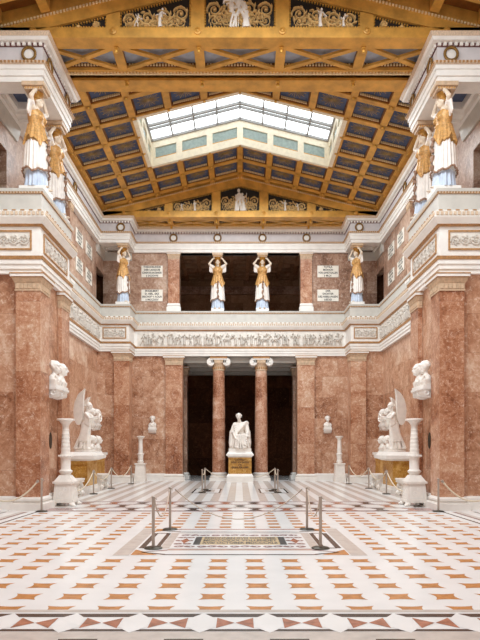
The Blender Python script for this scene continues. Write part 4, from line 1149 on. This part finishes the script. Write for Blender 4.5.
# ------------------------------------------------------------------ candelabra
def candelabrum():
    t = thing('candelabrum', 'x', 'candelabrum', group='tall white candelabra')
    mb = MB(); mb.box(-.31,.31,-.31,.31,.1,.18); mb.frustum((-.29,.29,-.29,.29),.18,(-.25,.25,-.25,.25),.66); mb.box(-.3,.3,-.3,.3,.66,.72); mb.frustum((-.27,.27,-.27,.27),.72,(-.15,.15,-.15,.15),.9)
    ba = mb.build('base', M['statue'], t, local=True)
    for sx in (1,-1):
        for sy in (1,-1):
            mb = MB(); mb.ell((sx*.27,sy*.27,.06), (.09,.09,.06)); mb.ell((sx*.33,sy*.33,.035), (.06,.06,.035)); mb.build('paw_foot', M['statue'], ba, local=True)
    mb = MB()
    for q in range(4):
        R = Matrix.Rotation(q*PI/2, 3, 'Z')
        mb.T = lambda a, b_, c, R=R: tuple(R @ Vector((a, -.272-c+(b_-.2)*.09, b_)))
        for a in ((-.2,.2,.22,.25),(-.19,.19,.6,.63),(-.2,-.17,.22,.63),(.17,.2,.22,.63)): mb.box(a[0],a[1],a[2],a[3],0,.02)
        for a0, cx, cz in ((0,-.07,.36),(2,.07,.48)): mb.tube([(cx+.07*(1-.8*i/14)*cos(a0+i*.7), cz+.07*(1-.8*i/14)*sin(a0+i*.7), .012) for i in range(15)], .014, 5)
    mb.build('relief_panels', M['white'], ba, local=True)
    mb = MB(); pr = [(.14,.9),(.15,.94),(.19,.98),(.2,1.02),(.16,1.05),(.14,1.08),(.145,1.4),(.16,1.43),(.21,1.45),(.21,1.48),(.15,1.5),(.14,1.55)]
    for i in range(7): pr += [(.14-.006*i,1.55+.115*i),(.132-.006*i,1.55+.115*i+.02),(.132-.006*i,1.55+.115*i+.09),(.138-.006*i,1.55+.115*i+.112)]
    pr += [(.1,2.36),(.115,2.4),(.15,2.45),(.2,2.5)]
    mb.lathe(pr, (0,0), 28); mb.build('shaft', M['statue'], t, 35, local=True)
    mb = MB(); mb.lathe([(.2,2.5),(.26,2.52),(.26,2.56),(.23,2.57),(.05,2.55)], (0,0), 28); mb.build('bowl', M['statue'], t, 35, local=True)
    mb = MB()
    for i in range(14): a = 2*PI*i/14; mb.ell((.2*cos(a),.2*sin(a),1.465), (.03,.03,.035), seg=6, rings=4)
    mb.build('bead_ring', M['white'], t, local=True)
    return t
ca = candelabrum(); ca.location = (-5.17,17.5,0); ca['label'] = 'tall white marble candelabrum beside the near left pier, carved square base on feet'
dup(ca, (5.17,17.5,0), 0, 'tall white marble candelabrum beside the near right pier, carved square base on feet')
def lamp_post():
    t = thing('slender_candelabrum', 'x', 'candelabrum', group='slender white candelabra')
    mb = MB(); mb.box(-.28,.28,-.28,.28,0,.28); mb.frustum((-.25,.25,-.25,.25),.28,(-.22,.22,-.22,.22),.88); mb.box(-.26,.26,-.26,.26,.88,.94); mb.build('base', M['statue'], t, local=True)
    mb = MB(); mb.lathe([(.14,.94),(.15,1.0),(.17,1.03),(.13,1.08),(.135,1.25),(.15,1.38),(.16,1.41),(.12,1.44),(.1,2.05),(.1,2.12),(.13,2.18)], (0,0), 24); mb.build('shaft', M['statue'], t, 35, local=True)
    mb = MB(); mb.lathe([(.13,2.18),(.2,2.24),(.21,2.28),(.16,2.3)], (0,0), 24); mb.build('bowl', M['statue'], t, 35, local=True)
    mb = MB()
    for i in range(10): a = 2*PI*i/10; mb.ell((.145*cos(a),.145*sin(a),1.4), .028, seg=6, rings=4)
    mb.build('bead_ring', M['white'], t, local=True); return t
lp = lamp_post(); lp.location = (-4.98,29.55,0); lp['label'] = 'slender white candelabrum on a square base against the far wall, left of the porch'
dup(lp, (4.98,29.55,0), 0, 'slender white candelabrum on a square base against the far wall, right of the porch')

# ------------------------------------------------------------------ marble benches
def bench(k):
    t = thing('marble_bench', 'x', 'bench', group='carved marble benches')
    mb = MB(k); mb.box(-.3,.3,-.62,.62,.48,.56); mb.box(-.32,.32,-.64,.64,.56,.62); mb.build('seat', M['statue'], t, local=True)
    mb = MB(k); mb.box(-.24,.2,-.3,.3,.06,.48); mb.build('core', M['statue'], t, local=True)
    for s in (1,-1):
        mb = MB(k); y = s*.5
        mb.box(-.28,.28,y-.09,y+.09,0,.1); mb.frustum((-.24,.26,y-.07,y+.07),.1,(-.28,.2,y-.07,y+.07),.48)
        mb.ell((.24,y,.1), (.1,.1,.1)); mb.ell((.2,y,.4), (.09,.09,.09)); mb.tube([(.26,y,.14),(.17,y,.25),(.25,y,.4)], [.06,.05,.07], 8)
        mb.build('leg', M['statue'], t, 50, local=True)
    mb = MB(k)
    for cy, a0 in ((-.2,0),(.2,PI)): mb.tube([(.225,cy+.14*(1-.8*i/16)*cos(a0+i*.7),.27+.14*(1-.8*i/16)*sin(a0+i*.7)) for i in range(17)], .02, 5)
    mb.box(.2,.225,-.4,.4,.08,.11); mb.box(.2,.225,-.4,.4,.43,.47); mb.build('carved_front', M['statue'], t, local=True)
    mb = MB(k); mb.box(-.28,-.16,-.62,-.5,.62,.7); mb.lathe([(.07,.7),(.08,.78),(.06,.9),(.085,.98),(.07,1.06),(.02,1.16)], (-.2,-.55), 14); mb.build('finial', M['statue'], t, 40, local=True)
    return t
for k, txt in ((1,'left'),(-1,'right')):
    b_ = bench(k); b_.location = (-5.9*k,24.6,0); b_['label'] = f'carved white marble bench with finial on the {txt} side, beyond the winged statue pedestal'
    dup(b_, (-5.9*k,20.6,0), 0, f'carved white marble bench on the {txt} side, just behind the tall candelabrum')

# ------------------------------------------------------------------ rope barriers
def post():
    t = thing('stanchion', 'x', 'stanchion', group='barrier posts')
    mb = MB(); mb.lathe([(.155,0),(.155,.015),(.13,.03),(.04,.035)], (0,0), 24); mb.build('base', M['bronze'], t, 40, local=True)
    mb = MB(); mb.lathe([(.026,.03),(.026,.86)], (0,0), 14); mb.build('pole', M['steel'], t, 40, local=True)
    mb = MB(); mb.lathe([(.032,.855),(.034,.88),(.015,.893)], (0,0), 14); mb.tube([(.02,0,.84),(.05,0,.85),(.06,0,.83),(.04,0,.82)], .007, 5); mb.build('cap', M['steel'], t, 40, local=True)
    return t
pp = post(); first = True
def put_post(x, y, lab):
    global first
    if first: pp.location = (x,y,0); pp['label'] = lab; first = False
    else: dup(pp, (x,y,0), 0, lab)
def rope(a, b_, sag, lab, r=.014, mat='rope'):
    """hanging rope with hook ends"""
    a, b_ = Vector(a), Vector(b_); t = thing('barrier_rope', lab, 'rope', (a+b_)/2-Vector((0,0,sag)), group='barrier ropes')
    pts = [a.lerp(b_, i/28)-Vector((0,0,sag*4*(i/28)*(1-i/28))) for i in range(29)]
    mb = MB(); mb.tube(pts, r, 8); mb.build('cord', M[mat], t, 60)
    mb = MB()
    for p_, q in ((pts[0],pts[1]),(pts[-1],pts[-2])): mb.tube([p_, p_.lerp(q,.8)], r*1.6, 8)
    mb.build('hook_end', M['steel'], t, 60)
ZP = .84
FL, FR, BL, BR = (-1.465,9.97), (1.36,9.97), (-1.455,12.28), (1.395,12.28)
put_post(*FL, 'front left barrier post of the roped floor inscription'); put_post(*FR, 'front right barrier post of the roped floor inscription')
put_post(*BL, 'rear left barrier post of the roped floor inscription'); put_post(*BR, 'rear right barrier post of the roped floor inscription')
def jn(p, q, sag, lab, **kw):
    a, b_ = Vector((*p,ZP)), Vector((*q,ZP)); d = (b_-a).normalized()*.075; rope(a+d, b_-d, sag, lab, **kw)
jn((BL[0]+.03,BL[1]), (BR[0]-.03,BR[1]), .62, 'deep-hanging rope along the rear of the roped floor inscription', r=.011, mat='rope_taupe')
jn(FL, BL, .42, 'rope down the left side of the floor inscription', r=.012, mat='rope_taupe'); jn(FR, BR, .42, 'rope down the right side of the floor inscription', r=.012, mat='rope_taupe')
for s, txt in ((-1,'left'),(1,'right')):
    a, b_ = (s*1.44,22.5), (s*1.42,24.0)
    put_post(*a, f'nearer barrier post to the {txt} of the seated statue'); put_post(*b_, f'farther barrier post to the {txt} of the seated statue')
    jn(a, b_, .2, f'short rope between the two barrier posts to the {txt} of the seated statue', r=.012)
    rope((s*1.39,24.1,ZP), (s*.76,28.9,.3), .1, f'rope sloping from the barrier post down to the foot of the seated statue, {txt} side', r=.014)
    P1, P2, P3, P4 = (s*5.3,15.76), (s*5.4,21.75), (s*5.4,24.75), (s*5.16,27.95)
    put_post(*P1, f'barrier post in front of the near {txt} pier'); put_post(*P2, f'barrier post beside the {txt} winged statue pedestal, first beyond the candelabrum')
    put_post(*P3, f'barrier post second beyond the candelabrum on the {txt} side, by the far bench'); put_post(*P4, f'farthest barrier post on the {txt} side, by the far corner pilaster')
    rope((s*5.38,15.74,ZP), (s*6.95,15.5,.78), .52, f'thick cream rope across the front of the near {txt} pier', r=.022)
    rope((s*5.3,18.0,.6), (s*5.39,21.67,ZP), .42, f'rope from the {txt} candelabrum base to the first barrier post beyond it', r=.02)
    jn(P2, P3, .38, f'rope between the two barrier posts beside the {txt} far bench', r=.02); jn(P3, P4, .4, f'farthest rope on the {txt} side, in front of the corner pilaster', r=.02)

# ------------------------------------------------------------------ inscription plaques, wreaths, ovals
def plaque(x, y, z, u, n, lines, lab, w=1.1, h=.6):
    t = thing('inscription_plaque', lab, 'plaque', (x,y,z), group='ivory inscription plaques')
    X = frame_xf((x,y,z), u, (0,0,1), n)
    mb = MB(); mb.T = X; mb.box(-w/2,w/2,-h/2,h/2,.004,.03); mb.build('slab', M['plaque'], t)
    mb = MB(); X2 = frame_xf(Vector((x,y,z))+Vector(n)*.034, u, (0,0,1), n)
    sp = h/len(lines)
    for i, l in enumerate(lines):
        text_mb(mb, l, .135, lambda a, b_, c, i=i: X2(a, h/2-sp*(i+.5)+b_, 0), width=w*.9)
    mb.build('lettering', M['ink'], t)
plaque(-4.56,30.6,10.85,(1,0,0),(0,-1,0),('THEODELINDE','DER LANGOB','KÖNIGIN DER LANGOBARDEN','† DCXXVII'),'upper inscription plaque on the far wall left of the gallery opening')
plaque(-4.56,30.6,9.61,(1,0,0),(0,-1,0),('ENGELBERT','D. HEIL. ERZ','BISCHOF V. KÖLN','† MCCXXV'),'lower inscription plaque on the far wall left of the gallery opening')
plaque(4.56,30.6,10.85,(1,0,0),(0,-1,0),('TUTILA','MÖNCH','VON SANKTGALLEN','† M.LV.'),'upper inscription plaque on the far wall right of the gallery opening, headed TUTILA')
plaque(4.56,30.6,9.61,(1,0,0),(0,-1,0),('DER','DICHTER','DES NIBELUNGEN','LIEDES'),'lower inscription plaque on the far wall right of the gallery opening, reading DER DICHTER')
LN = [('HERMANN','DER BEFREIER','SIEGER † XXI','RÖMER'),('ALARICH','KÖNIG DER','WESTGOTHEN','† CCCCX'),('ODOAKER','KÖNIG VON','ITALIEN','† CCCCXCIII'),('TOTILA','KÖNIG DER','OSTGOTHEN','† DLII')]
for s, txt in ((-1,'left'),(1,'right')):
    q = 0
    for yy, yn in ((26.0,'nearer'),(27.65,'farther')):
        for zz, zn in ((10.95,'upper'),(9.72,'lower')):
            plaque(s*7.1,yy,zz,(0,-s,0),(-s,0,0),LN[q if s < 0 else 3-q],f'{zn} {yn} inscription plaque on the {txt} gallery side wall'); q += 1
def wreath():
    t = thing('wreath_ornament', 'x', 'wreath', group='gilded wreaths on the upper frieze')
    mb = MB(); mb.lathe([(.15,0),(.15,.02),(.01,.03)], (0,0), 20); mb.T = None
    mb.v = [(x,-z,y) for x,y,z in mb.v]; mb.build('disc', M['white'], t, local=True)
    mb = MB(); R = random.Random(4)
    for i in range(26):
        a = 2*PI*i/26; mb.ell((.175*cos(a),-.045,.175*sin(a)), (.055,.04,.034), rot=(0,-a+1.0,0), seg=6, rings=4)
    mb.tube([(.175*cos(2*PI*i/24),-.035,.175*sin(2*PI*i/24)) for i in range(24)], .03, 6, closed=True)
    mb.build('leaves', M['wreath'], t, 60, local=True)
    mb = MB()
    for s in (1,-1): mb.ell((s*.03,-.05,-.16), (.04,.02,.03)); mb.tube([(0,-.04,.15),(s*.03,-.04,.19)], .015, 5)
    mb.build('ribbon', M['wreath'], t, local=True); return t
wr = wreath(); first = True
def put_w(x, y, rz, lab):
    global first
    if first: wr.location = (x,y,12.53); wr.rotation_euler = (0,0,rz); wr['label'] = lab; first = False
    else: dup(wr, (x,y,12.53), rz, lab)
for s, txt in ((-1,'left'),(1,'right')):
    put_w(s*5.8, 16.25, 0, f'gilded wreath on the frieze above the near {txt} front caryatid')
    for y, nm in ((16.75,'nearer'),(18.45,'farther')): put_w(s*5.43, y, -s*PI/2, f'{nm} of two wreaths seen edge-on along the near {txt} pier frieze')
    put_w(s*6.88, 24.5, -s*PI/2, f'wreath seen edge-on along the recessed {txt} side frieze')
    put_w(s*5.85, 28.98, 0, f'gilded wreath on the frieze above the far {txt} corner caryatid')
    put_w(s*3.43, 30.46, 0, f'wreath on the far frieze above the {txt} edge pilaster of the gallery opening')
    put_w(s*1.16, 30.46, 0, f'wreath on the far frieze above the {txt} frontal caryatid')
    mb = MB(); mb.lathe([(1,0),(1,.015),(.8,.022),(.05,.02)], (0,0), 24)
    mb.v = [(s*5.58-s*z, 17.36+.12*x, 1.92+.24*y) for x,y,z in mb.v]
    o = mb.build('oval_plate', M['bronze']); tag(o, f'dark oval bronze plate low on the side of the near {txt} pier', 'plate')

# ------------------------------------------------------------------ camera and light
cam = bpy.data.objects.new('camera', bpy.data.cameras.new('camera')); C.objects.link(cam)
cam.location = (0,0,1.7); cam.rotation_euler = (PI/2,0,0)
cam.data.sensor_fit = 'AUTO'; cam.data.sensor_width = 36; cam.data.lens = 590/640*36; cam.data.shift_y = 128/640; cam.data.clip_end = 200
S.camera = cam
for nm, y, p in (('far_skylight_daylight', 24.0, 1150), ('near_skylight_daylight', 10.9, 1500)):
    ld = bpy.data.lights.new(nm, 'AREA'); ld.shape = 'RECTANGLE'; ld.size = 7.7; ld.size_y = 3.7; ld.energy = p; ld.color = (.86, .95, 1)
    lo = bpy.data.objects.new(nm, ld); C.objects.link(lo); lo.location = (0, y, 13.9)
w = bpy.data.worlds.new('daylight'); S.world = w; w.use_nodes = True
w.node_tree.nodes['Background'].inputs['Color'].default_value = (.98,.99,1,1); w.node_tree.nodes['Background'].inputs['Strength'].default_value = .8
S.view_settings.view_transform = 'Standard'; S.view_settings.look = 'None'; S.view_settings.gamma = 1; S.view_settings.use_curve_mapping = False
S.view_settings.exposure = 0.15
S.cycles.max_bounces = 10; S.cycles.diffuse_bounces = 8
